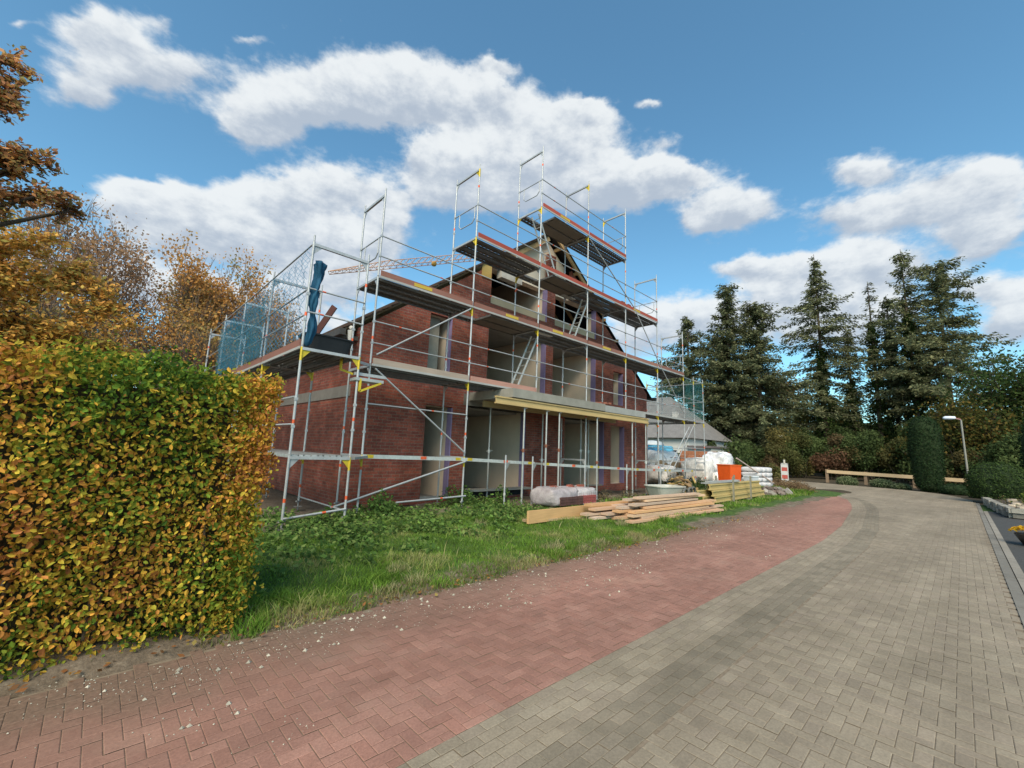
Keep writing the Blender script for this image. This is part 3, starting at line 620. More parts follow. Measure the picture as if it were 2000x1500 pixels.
# ------------------------------------------------------------------ scaffolds
GAL = (.42, .43, .44); YEL = (.62, .45, .03); ORG_ = (.75, .12, .04); DKS = (.17, .165, .155)
Z = [0, 1.36, 3.37, 5.45, 7.52, 9.65, 11.75]
def marks(mb, x, y, z, r=.0252, col=YEL, h=.26): mb.tube((x, y, z), (x, y, z+h), r, col, 8, None, False)
def frame(parent, p_out, p_in, z0, z1, yel=(True, True), foot=False, top_free=False, band=True):
    mb = MB(); (xo, yo), (xi, yi) = p_out, p_in; g_ = vary(GAL, .9, 1.1)
    for (x, y), ye in ((p_out, yel[0]), (p_in, yel[1])):
        mb.tube((x, y, z0), (x, y, z1+.02), .0242, g_, 8)
        if ye: marks(mb, x, y, z1-.26)
        if band: marks(mb, x, y, z0+(z1-z0)*random.choice((.28, .34, .72)), .0256, ORG_, .07)
        for dz in (.5, 1.0):
            if z1-z0 > 1.5: mb.box((x, y, z0+dz), (.05, .06, .05), 0, g_)
        if top_free: mb.tube((x, y, z1), (x, y, z1+.16), .018, g_, 6)
    d = Vector((xi-xo, yi-yo, 0)); u = d.normalized()
    mb.beam((xo, yo, z1-.03), (xi, yi, z1-.03), .048, .055, g_)
    for p_, s in ((Vector((xo, yo, 0)), 1), (Vector((xi, yi, 0)), -1)):
        c = YEL if (yel[0] and s == 1) or (yel[1] and s == -1) else g_
        a = p_+Vector((0, 0, z1-.05)); b_ = a+u*.17*s; c_ = p_+Vector((0, 0, z1-.24)); side = Vector((-u.y, u.x, 0))*.006
        mb.mesh([a+side, b_+side, c_+side, a-side, b_-side, c_-side], [(0, 1, 2), (5, 4, 3), (0, 3, 4, 1), (1, 4, 5, 2), (2, 5, 3, 0)], c)
    o = mb.build('frame', STEEL, parent)
    if foot:
        for x, y in (p_out, p_in):
            jb = MB(); jb.tube((x, y, -.0), (x, y, z0+.05), .017, (.3, .3, .29), 8); jb.box((x, y, .012+max(0, vh(x, y))), (.15, .15, .01), 0, (.3, .29, .27)); jb.box((x, y, z0), (.16, .035, .03), .6, (.35, .35, .34)); jb.build('base_jack', STEEL, parent)
    return o
def rail(parent, p, q, name='guard_rail', r=.0165, band=True, col=None):
    mb = MB(); p, q = Vector(p), Vector(q); g_ = col or vary(GAL, .85, 1.1); mb.tube(p, q, r, g_, 7)
    if band and random.random() < .7:
        f = random.choice((.22, .6)); a = p.lerp(q, f); mb.tube(a, a+(q-p).normalized()*.07, r*1.06, ORG_, 7, None, False)
    return mb.build(name, STEEL, parent)
def platform(parent, a, b_, z, ylo, yhi, axis='x', n=3, col=DKS, ply=False, z2=None):
    """planks side by side between a and b_ along the axis; channel section with punched edges"""
    z2 = z if z2 is None else z2
    def P(s, w_, h): return (s, w_, h+z+(z2-z)*(s-a)/(b_-a)) if axis == 'x' else (w_, s, h+z+(z2-z)*(s-a)/(b_-a))
    wd = (yhi-ylo)/n; L = b_-a; o = None
    for k in range(n):
        mb = MB(); w0 = ylo+k*wd+.012; w1 = ylo+(k+1)*wd-.012; c = vary(col, .8, 1.2)
        # top sheet with a row of slots along each long edge: strips and webs leave real holes
        m_ = int(L/.14); hs = .035
        def sheet(u0, u1, c0, c1, h0, h1): mb.quad([P(u0, c0, h0), P(u1, c0, h0), P(u1, c1, h0), P(u0, c1, h0)][::1], c)
        e = .028; s0, s1 = .045, .085
        for (ca, cb) in ((w0, w0+s0), (w0+s1, w1-s1), (w1-s0, w1)): sheet(a, b_, ca, cb, -.002, 0)
        for q in range(m_):
            u0 = a+L*q/m_; u1 = u0+L/m_*.45
            sheet(u0, u1, w0+s0, w0+s1, -.002, 0); sheet(u0, u1, w1-s1, w1-s0, -.002, 0)
        # down-turned edges and inner ribs
        for wq in (w0, w1, w0+wd*.3, w1-wd*.3):
            hh = -.065 if wq in (w0, w1) else -.03
            th = .003 if wq in (w0, w1) else .02
            s_ = 1 if wq < (w0+w1)/2 else -1
            vs = [P(s, wq+t_*s_, h) for s in (a, b_) for t_ in (0, th) for h in (hh, -.003)]
            mb.mesh(vs, [(0, 1, 3, 2), (4, 6, 7, 5), (0, 4, 5, 1), (2, 3, 7, 6), (0, 2, 6, 4), (1, 5, 7, 3)], c)
        for s in (a, b_-.05):
            vs = [P(s+t_, w_, h) for t_ in (0, .05) for w_ in (w0+.004, w1-.004) for h in (-.06, -.004)]
            mb.mesh(vs, [(0, 1, 3, 2), (4, 6, 7, 5), (0, 4, 5, 1), (2, 3, 7, 6), (0, 2, 6, 4), (1, 5, 7, 3)], c)
        o = mb.build('platform_plank', PERF, parent)
        if ply: 
            pb = MB(); u0, u1 = a+.1, b_-.1; vs = [P(s, w_, h) for s in (u0, u1) for w_ in (w0+.02, w1-.02) for h in (-.045, -.01)]
            pb.mesh(vs, [(0, 1, 3, 2), (4, 6, 7, 5), (0, 4, 5, 1), (2, 3, 7, 6), (0, 2, 6, 4), (1, 5, 7, 3)], (.19, .165, .135)); pb.build('deck_panel', WOOD, o)
def toe(parent, p, q, col, sticker=False, h=.15):
    p, q = Vector(p), Vector(q); mb = MB(); d = (q-p).normalized()
    mb.beam(p+d*.03+Vector((0, 0, h/2)), q-d*.03+Vector((0, 0, h/2)), .03, h, vary(col, .85, 1.12))
    side = Vector((d.y, -d.x, 0)); mb.beam(p+side*.012+Vector((0, 0, -.01)), q+side*.012+Vector((0, 0, -.01)), .02, .05, (.36, .36, .35))
    o = mb.build('toe_board', WOOD, parent)
    if sticker:
        f = .5 if sticker is True else sticker
        s = MB(); a = p.lerp(q, f)+side*.0185+Vector((0, 0, h*.5)); s.beam(a-d*.26, a+d*.26, .004, .085, (.52, .36, .05)); s.build('sticker', PAINT, o)
    return o
def endguard(parent, p, q, z, s=1):
    p, q = Vector((*p, z+1.0)), Vector((*q, z+1.0)); mb = MB(); r = .0155; mb.tube(p, q, r, GAL, 7); a = p.lerp(q, .22); b_ = p.lerp(q, .88); dn = Vector((0, 0, -.48))
    i1 = Vector((0, 0, .1)); d = (q-p).normalized()*.1
    mb.tube(a, a+dn+i1, r, GAL, 7); mb.tube(a+dn+i1, a+dn+d, r, GAL, 7); mb.tube(a+dn+d, b_+dn-d, r, GAL, 7); mb.tube(b_+dn-d, b_+dn+i1, r, GAL, 7); mb.tube(b_+dn+i1, b_, r, GAL, 7)
    return mb.build('end_guard', STEEL, parent)
YO, YI = 9.05, 10.15
XS = dict(A=4.22, B=7.02, C=9.70, D=12.32, E=14.93, F=17.57, G=20.15)
sc = thing('front_scaffold', (12, 9.6, 0), 'tall stepped steel scaffold with red toe boards across the gable front', 'scaffold')
lv = dict(A=(0, 4), B=(0, 5), C=(2, 6), D=(0, 6), E=(2, 6), F=(0, 5), G=(0, 4))
YELS = {('A', 1), ('B', 1), ('B', 2), ('B', 3), ('B', 4), ('C', 3), ('C', 5), ('D', 5), ('E', 2), ('E', 3), ('F', 2), ('F', 3), ('G', 3), ('G', 2), ('C', 2), ('D', 6), ('B', 5)}
for k, x in XS.items():
    a, b_ = lv[k]
    for i in range(a, b_):
        z0 = Z[i] if i else .22
        if i == 2 and k in 'CE': z0 = 3.31
        zt = Z[i+1]
        if i == 0 and k in 'DFG': zt = 1.36
        frame(sc, (x, YO), (x, YI), z0, zt, yel=((k, i+1) in YELS, (k, i+1) in {('C', 5), ('E', 6), ('C', 4)}), foot=(i == 0), top_free=(i == b_-1), band=random.random() < .8)
bays = ['A', 'B', 'C', 'D', 'E', 'F', 'G']
def xr(i): return XS[bays[i]]+.03, XS[bays[i+1]]-.03
BRN = (.27, .125, .095); RDT = (.36, .075, .05); OLD = (.34, .27, .22); PNK = (.40, .215, .17)
deck2 = [(i, 3) for i in range(6)]; deck3 = [(i, 4) for i in range(1, 5)]; deck4 = [(2, 5), (3, 5)]; deck1 = [(0, 2), (1, 2)]
for i, l in deck2+deck3+deck4+deck1:
    a, b_ = xr(i); ply = (i, l) in {(2, 5), (2, 4), (1, 3)}
    platform(sc, a, b_, Z[l], YO+.03, YI-.03, ply=False) if not ply else platform(sc, a+.7, b_, Z[l], YO+.03, YI-.03, n=2, ply=True, col=(.15, .14, .125))
    if ply:
        platform(sc, a, a+.66, Z[l], YI-.36, YI-.03, n=1)
    col = {3: BRN, 4: RDT, 5: RDT, 2: OLD}[l]
    if l == 2 and i == 1: col = PNK
    toe(sc, (a-.02, YO-.045, Z[l]), (b_+.02, YO-.045, Z[l]), col, sticker={(0, 3): .42, (1, 3): .55, (2, 3): .35, (3, 3): .45, (2, 5): .45, (4, 4): .3}.get((i, l), False))
# decking outside the slab on the right and its extension
a, b_ = 15.6, XS['F']-.03; platform(sc, a, b_, Z[2], YO+.03, YI-.03); toe(sc, (a, YO-.045, Z[2]-.06), (b_, YO-.045, Z[2]-.06), (.36, .35, .33), h=.05)
a, b_ = XS['F']+.03, XS['G']-.03; platform(sc, a, b_, Z[2], YO+.03, YI-.03); toe(sc, (a, YO-.045, Z[2]-.06), (b_, YO-.045, Z[2]-.06), (.36, .35, .33), h=.05)
# low working deck along the ground floor, set lower towards the right
zl = [1.36, 1.33, 1.24, 1.15, 1.06, 1.0, .97]
for i in range(6):
    a, b_ = xr(i); platform(sc, a, b_, zl[i], YO-.36 if i > 1 else YO+.03, YI-.75 if i > 1 else YO+.68, n=2, col=(.36, .37, .36), z2=zl[i+1])
    s = MB(); yy = YO-.40 if i > 1 else YO-.03
    s.beam((a-.03, yy, zl[i]-.035), (b_+.03, yy, zl[i+1]-.035), .02, .085, (.50, .52, .50))
    for f, c in ((.05, YEL), (.55, ORG_), (.93, YEL)):
        q = Vector((a, yy-.012, zl[i]-.03)).lerp(Vector((b_, yy-.012, zl[i+1]-.03)), f); s.box(q, (.16, .005, .07), 0, c)
    s.build('deck_edge', STEEL, sc)
# rails
def rails(i, l, hs=(.5, 1.0)):
    a, b_ = XS[bays[i]], XS[bays[i+1]]
    for h in hs: rail(sc, (a, YO-.02, Z[l]+h), (b_, YO-.02, Z[l]+h))
for i, l in deck2+deck3+deck4+deck1+[(2, 2), (3, 2), (4, 2), (5, 2)]: rails(i, l)
rail(sc, (XS['A'], YO-.02, 2.48), (XS['B'], YO-.02, 2.46)); rail(sc, (XS['A']+.9, YO-.02, .3), (XS['B']+.1, YO-.02, .36), r=.022)
for k, l in (('A', 3), ('B', 4), ('C', 5), ('E', 5), ('F', 4), ('G', 3)): endguard(sc, (XS[k], YI), (XS[k], YO), Z[l])
def diag(p, q, r=.021): rail(sc, p, q, 'diagonal_brace', r, False)
yd = YO-.06
diag((XS['A']+.1, yd, 3.6), (XS['B']-.1, yd, 5.36)); diag((XS['A']+.1, yd, 3.28), (XS['B']-.03, yd, 1.46)); diag((XS['A']-.6, yd, .28), (XS['B'], yd, 1.24), .024)
diag((XS['D']+.05, yd, 9.5), (XS['E']+.6, yd, 7.65)); diag((XS['E']+.6, yd, 7.65), (XS['F']+.1, yd, 5.6)); diag((XS['F']+.1, yd, 5.6), (XS['G']-.1, yd, 3.6))
diag((XS['G']+.4, yd, 3.0), (XS['F']+.6, yd, .9))
def ladder(p, q, w=.32, n=8):
    p, q = Vector(p), Vector(q); mb = MB(); s = Vector((0, w/2, 0)); c = (.5, .5, .48)
    for k in (-1, 1): mb.beam(p+s*k, q+s*k, .025, .055, c)
    for k in range(n): a = p.lerp(q, (k+.5)/n); mb.tube(a-s, a+s, .014, c, 6)
    return mb.build('ladder', STEEL, sc)
ladder((9.88, 9.5, 9.6), (10.9, 9.5, 7.6)); ladder((12.95, 9.6, 7.5), (11.98, 9.6, 5.5)); ladder((10.15, 9.6, 5.4), (9.2, 9.6, 3.42))
w = MB(); w.bb((9.9, 9.2, 5.40), (10.6, 9.35, 5.43), (.55, .55, .52)); w.build('hatch_edge', STEEL, sc)
w = MB(); w.bb((12.0, 9.9, 7.45), (12.7, 10.05, 7.48), (.55, .55, .52)); w.build('hatch_edge', STEEL, sc)

# scaffold down the left side
ls = thing('side_scaffold', (3.1, 12, 0), 'lower steel scaffold running back along the left side wall beside the hedge', 'scaffold')
YS = [8.35, 10.97, 13.58, 16.2, 18.8]
for j, y in enumerate(YS):
    for i in (0, 1, 2):
        z0 = Z[i] if i else .2
        frame(ls, (2.54, y), (3.65, y), z0, Z[i+1]-(.03 if i < 2 else .05), yel=((i > 0 or j > 0) and i < 2, i < 2), foot=(i == 0), top_free=(i == 2))
for j in range(4):
    a, b_ = YS[j]+.03, YS[j+1]-.03
    for z in (Z[1], Z[2]-.03): platform(ls, a, b_, z, 2.57, 3.62, axis='y', col=(.33, .34, .33) if z < 2 else DKS)
    toe(ls, (2.52, b_, Z[2]-.03), (2.52, a, Z[2]-.03), BRN)
    for z in (3.95, 4.45, 5.36): rail(ls, (2.52, a, z), (2.52, b_, z))
    for z in (1.9, 2.4): rail(ls, (2.52, a, z), (2.52, b_, z))
for h in (4.02, 4.48): rail(ls, (2.54, YS[0]-.02, h), (3.65, YS[0]-.02, h-.0), 'end_rail')
rail(ls, (2.54, YS[0]-.02, .24), (3.65, YS[0]-.02, .34), 'base_rail', .022); rail(ls, (3.65, YS[0], .3), (3.65, YS[1], .3), 'base_rail')
w = MB(); w.bb((3.62, 8.42, 2.98), (4.3, 8.48, 3.04), (.4, .41, .41)); w.bb((3.6, 8.3, 2.86), (4.2, 8.6, 2.92), (.42, .43, .42)); w.beam((3.7, 8.32, 2.64), (4.15, 8.32, 2.86), .04, .04, YEL); w.beam((3.7, 8.32, 2.64), (3.7, 8.32, 2.9), .04, .04, YEL)
w.beam((3.45, 8.75, 3.1), (3.45, 8.75, 3.34), .04, .05, YEL); w.beam((3.45, 8.75, 3.1), (3.62, 8.5, 3.0), .04, .04, YEL); w.build('corner_bracket', STEEL, ls)
w = MB(); w.beam((3.66, 8.6, 3.3), (4.2, 9.05, 3.34), .05, .06, GAL); w.build('corner_link', STEEL, ls); w = MB(); w.beam((3.66, 8.5, 1.3), (4.2, 9.05, 1.32), .3, .05, (.36, .37, .36)); w.build('corner_link', STEEL, ls)
# scaffold on the right side
rs = thing('side_scaffold', (21.8, 12, 0), 'low steel scaffold with netting beyond the right corner of the brick house', 'scaffold')
for y in (9.05, 11.6, 14.2, 16.8):
    for i in (0, 1, 2): frame(rs, (22.42, y), (21.28, y), Z[i] if i else .2, Z[i+1]-.03, yel=(i in (1, 2), i in (1, 2)), foot=(i == 0), top_free=(i == 2))
for y in (9.05, 11.6, 14.2):
    for z in (Z[1]-.38, Z[2]-.03): platform(rs, y+.03, y+2.52, z, 21.31, 22.39, axis='y', col=(.33, .34, .33))
    for z in (3.9, 4.4, 5.4, 1.5, 2.0): rail(rs, (22.44, y, z), (22.44, y+2.55, z))
for z in (3.9, 4.4, 5.38, 2.0, 3.33): rail(rs, (20.15, 9.03, z), (22.42, 9.03, z))
platform(rs, XS['G']+.03, 22.39, Z[2]-.02, YO+.03, YI-.03); platform(rs, XS['G']+.03, 22.39, .96, YO+.03, YI-.4, n=2, col=(.36, .37, .36))
rail(rs, (21.2, 9.0, 3.2), (18.7, 9.0, .9), 'diagonal_brace', .022, False); rail(rs, (19.1, 9.0, .95), (21.0, 9.0, .12), 'diagonal_brace', .02, False); rail(rs, (18.2, 9.0, .30), (20, 9.0, .32), 'base_rail', .022, False)

# nets: real meshes of fine cords
def net(name, org, U, Vv, nu, nv, col, label, cat, parent=None, w_=.005, sag=0):
    o0 = Vector(org); U = Vector(U); Vv = Vector(Vv); Vs = []; n_ = U.cross(Vv).normalized()
    def P(i, j):
        f, g_ = i/nu, j/nv
        return o0+U*f+Vv*g_+Vector((0, 0, -1))*sag*g_*abs(math.sin(f*math.pi*3)) + n_*.05*math.sin(i*.8)*math.sin(j*.5)
    for i in range(nu):
        for j in range(nv):
            if (i+j) % 2: continue
            for (a, b_), (c, d_) in (((i, j), (i+1, j+1)), ((i+1, j+1) if j+1 <= nv else (i, j), (i+2, j)), ):
                if c > nu or j+1 > nv: continue
                p_, q = P(a, b_), P(c, d_); s = Vector((0, 0, w_)); Vs += [p_-s, q-s, q+s, p_+s]
    o = npmesh(name, np.array([tuple(v) for v in Vs]), 4, np.tile(np.array(col), (len(Vs)//4, 1)), PAINT, org=org)
    return tag(o, label, cat)
net('safety_net', (2.50, 8.4, 3.5), (0, 7.9, 0), (0, 0, 1.85), 158, 32, (.03, .17, .30), 'blue safety net strung along the outer rails of the left side scaffold', 'net', sag=.12)
net('safety_net', (2.46, 10.9, 3.5), (0, 5.4, 0), (0, 0, 1.6), 150, 36, (.02, .15, .22), 'second darker teal net hanging in folds farther along the left side scaffold', 'net', w_=.0042, sag=.25)
net('safety_net', (20.2, 9.0, 3.45), (2.2, 0, 0), (0, 0, 1.95), 50, 40, (.03, .16, .17), 'dark teal safety net on the low scaffold right of the house', 'net', w_=.0042)
net('safety_net', (22.46, 9.05, 3.45), (0, 7.6, 0), (0, 0, 1.9), 110, 34, (.03, .15, .16), 'teal net along the far outer side of the right scaffold', 'net', w_=.0042)
# bundled blue net tied to the corner post
b_ = MB(); nn_ = 22; vs = []; rnd = random.Random(4); lv_ = 40
for j in range(lv_+1):
    f = j/lv_; z = 3.40+1.72*f; rr = .034+.036*abs(math.sin(f*7.5+.4))+.035*f*f
    if j in (0, lv_): rr = .01
    cx, cy = 2.66+.035*math.sin(f*9)+.05*f, 8.44+.03*math.cos(f*7)
    for i in range(nn_):
        a = 2*math.pi*i/nn_; k = 1+.28*math.sin(a*3+f*8)+.22*math.sin(a*5-f*15)+.15*math.sin(a*8+f*31)
        vs.append((cx+rr*k*math.cos(a), cy+rr*k*math.sin(a)*1.2, z+.02*math.sin(a*4+f*20)))
b_.mesh(vs, [(j*nn_+i, j*nn_+(i+1) % nn_, (j+1)*nn_+(i+1) % nn_, (j+1)*nn_+i) for j in range(lv_) for i in range(nn_)], (.012, .08, .15), True)
tag(b_.build('net_bundle', SACK, org=(2.7, 8.46, 3.4)), 'bundled dark blue net tied to the corner post above the hedge', 'net')
b_ = MB(); b_.beam((3.15, 10.6, 3.45), (3.62, 9.9, 4.75), .03, .16, (.09, .035, .03)); tag(b_.build('leaning_plank', WOOD, org=(3.3, 10.4, 3.45)), 'dark red brown plank leaning above the left side scaffold deck', 'plank')
b_ = MB()
def tub(mb, c, lx, ly, h, col, t_=.03, taper=.82, rz=0):
    m = Matrix.Rotation(rz, 3, 'Z'); n_ = 24
    def ring(sx, sy, z):
        out = []
        for k in range(n_):
            a = 2*math.pi*k/n_; ca, sa = math.cos(a), math.sin(a); e = .45
            out.append(m @ Vector((sx*abs(ca)**e*(1 if ca >= 0 else -1), sy*abs(sa)**e*(1 if sa >= 0 else -1), z))+Vector(c))
        return out
    x, y = lx/2, ly/2
    rs_ = [ring(x*taper, y*taper, 0), ring(x, y, h-.03), ring(x+.025, y+.025, h-.03), ring(x+.025, y+.025, h), ring(x-t_, y-t_, h), ring(x*taper-t_, y*taper-t_, .03)]
    vs = sum(rs_, []); fs = [(i*n_+k, i*n_+(k+1) % n_, (i+1)*n_+(k+1) % n_, (i+1)*n_+k) for i in range(5) for k in range(n_)]+[tuple(range(n_))[::-1], tuple(range(5*n_, 6*n_))]
    mb.mesh(vs, fs, col, False)
tub(b_, (3.25, 9.15, Z[2]-.02), 1.0, .62, .42, (.022, .023, .026)); tag(b_.build('mortar_tub', PAINT, org=(3.25, 9.15, 3.36)), 'black plastic mortar tub on the left scaffold deck by the gable corner', 'tub')
# brick pile on the upper deck
bp = thing('brick_stack', (15.8, 9.8, Z[4]), 'stack of red bricks standing on the third scaffold deck', 'brick stack'); b_ = MB()
for k in range(6):
    for i in range(4):
        for j in range(5):
            if k == 5 and (i+j) % 2: continue
            b_.box((15.35+i*.26+random.gauss(0, .01), 9.45+j*.13, Z[4]+.04+k*.078), (.24, .115, .071), random.gauss(0, .03), vary((.23, .075, .05), .8, 1.2))
b_.build('bricks', STONE, bp)

# ------------------------------------------------------------------ props and formwork beam under the slab
def prop(x, y, zt, rust, lab, grp='steel props under the balcony slab'):
    t = thing('shoring_prop', (x, y, 0), lab, 'prop', grp); zc = random.uniform(1.2, 1.7)
    m_ = MB(); m_.tube((x, y, .01), (x, y, zc+.1), .030, (.36, .37, .36), 8); m_.build('outer_tube', STEEL, t)
    m_ = MB(); m_.tube((x, y, zc), (x, y, zt), .024, (.44, .45, .44), 8); m_.build('inner_tube', STEEL, t)
    c = (.24, .09, .05) if rust else (.55, .55, .53)
    m_ = MB(); m_.tube((x, y, zc), (x, y, zc+.10), .042, c, 10); m_.tube((x-.12, y, zc+.05), (x+.1, y-.06, zc+.07), .009, c, 6); m_.build('collar', STEEL, t)
    m_ = MB(); m_.box((x, y, .02+max(0, vh(x, y))), (.14, .14, .012), 0, (.4, .38, .33)); m_.box((x, y, zt), (.12, .12, .01), 0, (.35, .34, .3)); m_.build('end_plate', STEEL, t)
for i, (x, y, r_) in enumerate(((8.78, 8.62, 1), (9.75, 8.62, 1), (10.35, 8.62, 1), (12.38, 8.62, 1), (14.68, 8.62, 1), (15.7, 8.62, 0))):
    prop(x, y, 2.79, r_, ['first steel prop from the left under the end of the yellow beam', 'second steel prop from the left under the yellow beam, behind the wrapped brick pallet', 'third steel prop from the left under the yellow beam, nearest the second',
                          'steel prop under the middle of the yellow beam before the right opening', 'next to last steel prop under the yellow beam', 'rightmost steel prop under the right end of the yellow beam'][i])
prop(8.95, 10.3, 2.88, 0, 'steel prop with bright collar standing inside the large left ground floor opening'); prop(14.2, 10.3, 2.88, 0, 'steel prop standing inside the large right ground floor opening')
prop(11.0, 9.9, 3.0, 0, 'steel prop close to the brick pier between the two large openings'); prop(13.3, 10.0, 3.0, 0, 'steel prop at the left edge of the large right opening')
def spost(x, y, h, lab):
    t = thing('short_post', (x, y, 0), lab, 'post', 'short posts carrying the low working deck'); m_ = MB()
    m_.tube((x, y, .02), (x, y, h+.14), .0242, GAL, 8); m_.tube((x, y, .35), (x, y, .42), .034, (.5, .5, .48), 8); m_.build('tube', STEEL, t)
    m_ = MB(); m_.box((x, y, .02+max(0, vh(x, y))), (.16, .16, .012), 0, (.42, .39, .33)); m_.build('base_plate', STEEL, t)
    m_ = MB(); m_.mesh([(x, y-.02, h-.06), (x+.16, y-.02, h-.06), (x, y-.02, h-.3), (x, y-.008, h-.06), (x+.16, y-.008, h-.06), (x, y-.008, h-.3)], [(0, 1, 2), (5, 4, 3), (0, 3, 4, 1), (1, 4, 5, 2), (2, 5, 3, 0)], (.25, .25, .24)); m_.build('bracket', STEEL, t)
for x, h, l in ((8.19, 1.3, 'short post under the low deck at the left side of the large opening'), (9.2, 1.28, 'short post under the low deck above the left end of the wrapped pallet'), (11.72, 1.18, 'short post under the low deck beside the right end of the wrapped pallet'), (14.3, 1.08, 'short post under the low deck in front of the narrow opening'), (16.9, 1.0, 'short post under the low deck at the right house corner')):
    spost(x, YO-.42 if x > 9 else 8.7, h, l)
fb = thing('formwork_beam', (11.7, 8.6, 2.82), 'long yellow timber formwork beam under the front edge of the balcony slab', 'beam'); m_ = MB()
for z in (2.835, 3.0): m_.bb((7.62, 8.55, z-.02), (15.85, 8.63, z+.022), (.48, .35, .16))
m_.build('flange', WOOD, fb); m_ = MB(); m_.bb((7.63, 8.578, 2.855), (15.84, 8.602, 2.98), (.50, .37, .17)); m_.build('web', WOOD, fb)
fb2 = thing('formwork_beam', (11.7, 10, 2.8), 'second yellow formwork beam farther back under the balcony slab', 'beam'); m_ = MB(); m_.bb((8.3, 9.86, 2.85), (15.5, 9.94, 3.03), (.40, .29, .14)); m_.build('web', WOOD, fb2)

# ------------------------------------------------------------------ things on the verge
def lumpy(mb, c, dims, col, seed, lum=.12, n=26, m=16, flat=.35, rz=0):
    """a wrapped, sagging bale: super-ellipsoid with folds"""
    rnd = random.Random(seed); ph = [rnd.uniform(0, 6) for _ in range(8)]; M_ = Matrix.Rotation(rz, 3, 'Z'); vs = []
    for j in range(m+1):
        v = -math.pi/2+math.pi*j/m
        for i in range(n):
            u = 2*math.pi*i/n
            def se(a, e): return abs(a)**e*(1 if a >= 0 else -1)
            x = se(math.cos(v), flat)*se(math.cos(u), flat); y = se(math.cos(v), flat)*se(math.sin(u), flat); z = se(math.sin(v), .55)
            k = 1+lum*(math.sin(u*3+v*2+ph[0])*.5+math.sin(u*5-v*4+ph[1])*.35+math.sin(u*9+v*7+ph[2])*.2+math.sin(u*14-v*3+ph[3])*.15)
            vs.append(M_ @ Vector((x*k*dims[0]/2, y*k*dims[1]/2, (z*k+1)*dims[2]/2)) + Vector(c))
    fs = [(j*n+i, j*n+(i+1) % n, (j+1)*n+(i+1) % n, (j+1)*n+i) for j in range(m) for i in range(n)]
    mb.mesh(vs, fs, col, True)
# wrapped brick pallet
t = thing('wrapped_pallet', (9.75, 8.1, 0), 'low pallet of dark bricks wrapped in clear plastic in front of the props', 'pallet')
m_ = MB(); lumpy(m_, (9.5, 8.0, .10), (1.25, .9, .5), (.42, .37, .38), 3, .1); lumpy(m_, (10.45, 8.05, .10), (1.15, .9, .48), (.50, .45, .46), 5, .1); m_.build('plastic_wrap', GLASSY, t)
m_ = MB()
for k in range(3):
    for i in range(4): m_.box((9.25+i*.25, 7.54, .19+k*.076), (.235, .10, .068), random.gauss(0, .02), (.10, .05, .045))
for k in range(3):
    for i in range(3): m_.box((10.2+i*.25, 7.585, .19+k*.076), (.235, .09, .068), random.gauss(0, .02), (.30, .075, .07))
for i in range(4): m_.box((9.5+i*.4+random.gauss(0, .05), 8.0+random.gauss(0, .1), .60), (.24, .115, .06), random.uniform(-.4, .4), (.30, .09, .06))
m_.build('bricks', STONE, t)
m_ = MB()
for i in range(9): m_.beam((10.0+i*.1, 7.53, .12), (10.0+i*.1, 7.62, .56), .005, .005, (.6, .6, .6))
for i in range(5): m_.beam((9.95, 7.55+i*.018, .15+i*.1), (10.95, 7.55+i*.018, .15+i*.1), .005, .005, (.6, .6, .6))
m_.build('strap', PAINT, t)
m_ = MB()
for y in (7.7, 8.05, 8.4): m_.bb((8.9, y-.05, 0.02), (11.0, y+.05, .10), (.3, .24, .17))
m_.build('pallet_base', WOOD, t)
# mortar tub by the road
t = MB(); tub(t, (14.9, 7.45, .03), 1.35, .95, .5, (.48, .47, .42), .03, .72, -.25); tag(t.build('mortar_tub', PAINT, org=(14.9, 7.45, 0)), 'pale grey oval plastic tub on the ground behind the plank pile', 'tub')
# plank pile: every board is a thing
WC2 = [(.60, .38, .24), (.54, .34, .20), (.62, .43, .28), (.50, .35, .25), (.58, .34, .17), (.50, .38, .29)]
PL = []
def plank(p, q, w_, h_, lab, col=None, name='timber_plank'):
    m_ = MB(); c = col or random.choice(WC2); m_.beam(p, q, w_, h_, vary(c, .88, 1.1))
    o = m_.build(name, WOOD, org=((p[0]+q[0])/2, (p[1]+q[1])/2, min(p[2], q[2])-h_/2)); return tag(o, lab, 'plank', 'sawn timber pile on the verge')
plank((6.75, 6.42, .20), (10.9, 6.55, .17), .06, .26, 'thick beam on edge sticking out left of the plank pile', (.62, .37, .17))
plank((6.8, 6.60, .11), (9.6, 5.95, .05), .10, .05, 'narrow board lying in the grass under the thick beam', (.42, .30, .17))
labs = []
rows = [(.10, [(8.85, 13.5, 5.20), (9.15, 13.7, 5.42), (9.0, 13.2, 5.64), (9.3, 13.6, 5.86), (9.4, 13.4, 6.10)]),
        (.145, [(9.3, 14.0, 5.23), (8.75, 13.1, 5.45), (9.2, 12.9, 5.68), (9.5, 13.6, 5.9)]),
        (.19, [(8.95, 12.9, 5.26), (9.25, 13.8, 5.5), (8.8, 13.3, 5.75)]),
        (.245, [(9.2, 13.2, 5.30), (8.9, 12.8, 5.58), (9.5, 13.4, 5.84)]),
        (.30, [(9.65, 13.5, 5.34), (9.1, 12.7, 5.62), (9.3, 13.3, 5.9)]),
        (.36, [(9.45, 12.6, 5.42), (9.8, 13.2, 5.72)]),
        (.42, [(9.9, 13.1, 5.46), (9.6, 12.9, 5.75)]), (.475, [(9.75, 12.6, 5.5)])]
rn = ['bottom', 'second', 'third', 'fourth', 'fifth', 'sixth', 'seventh', 'top']; cn = ['nearest the road', 'second from the road', 'third from the road', 'fourth from the road', 'farthest from the road']
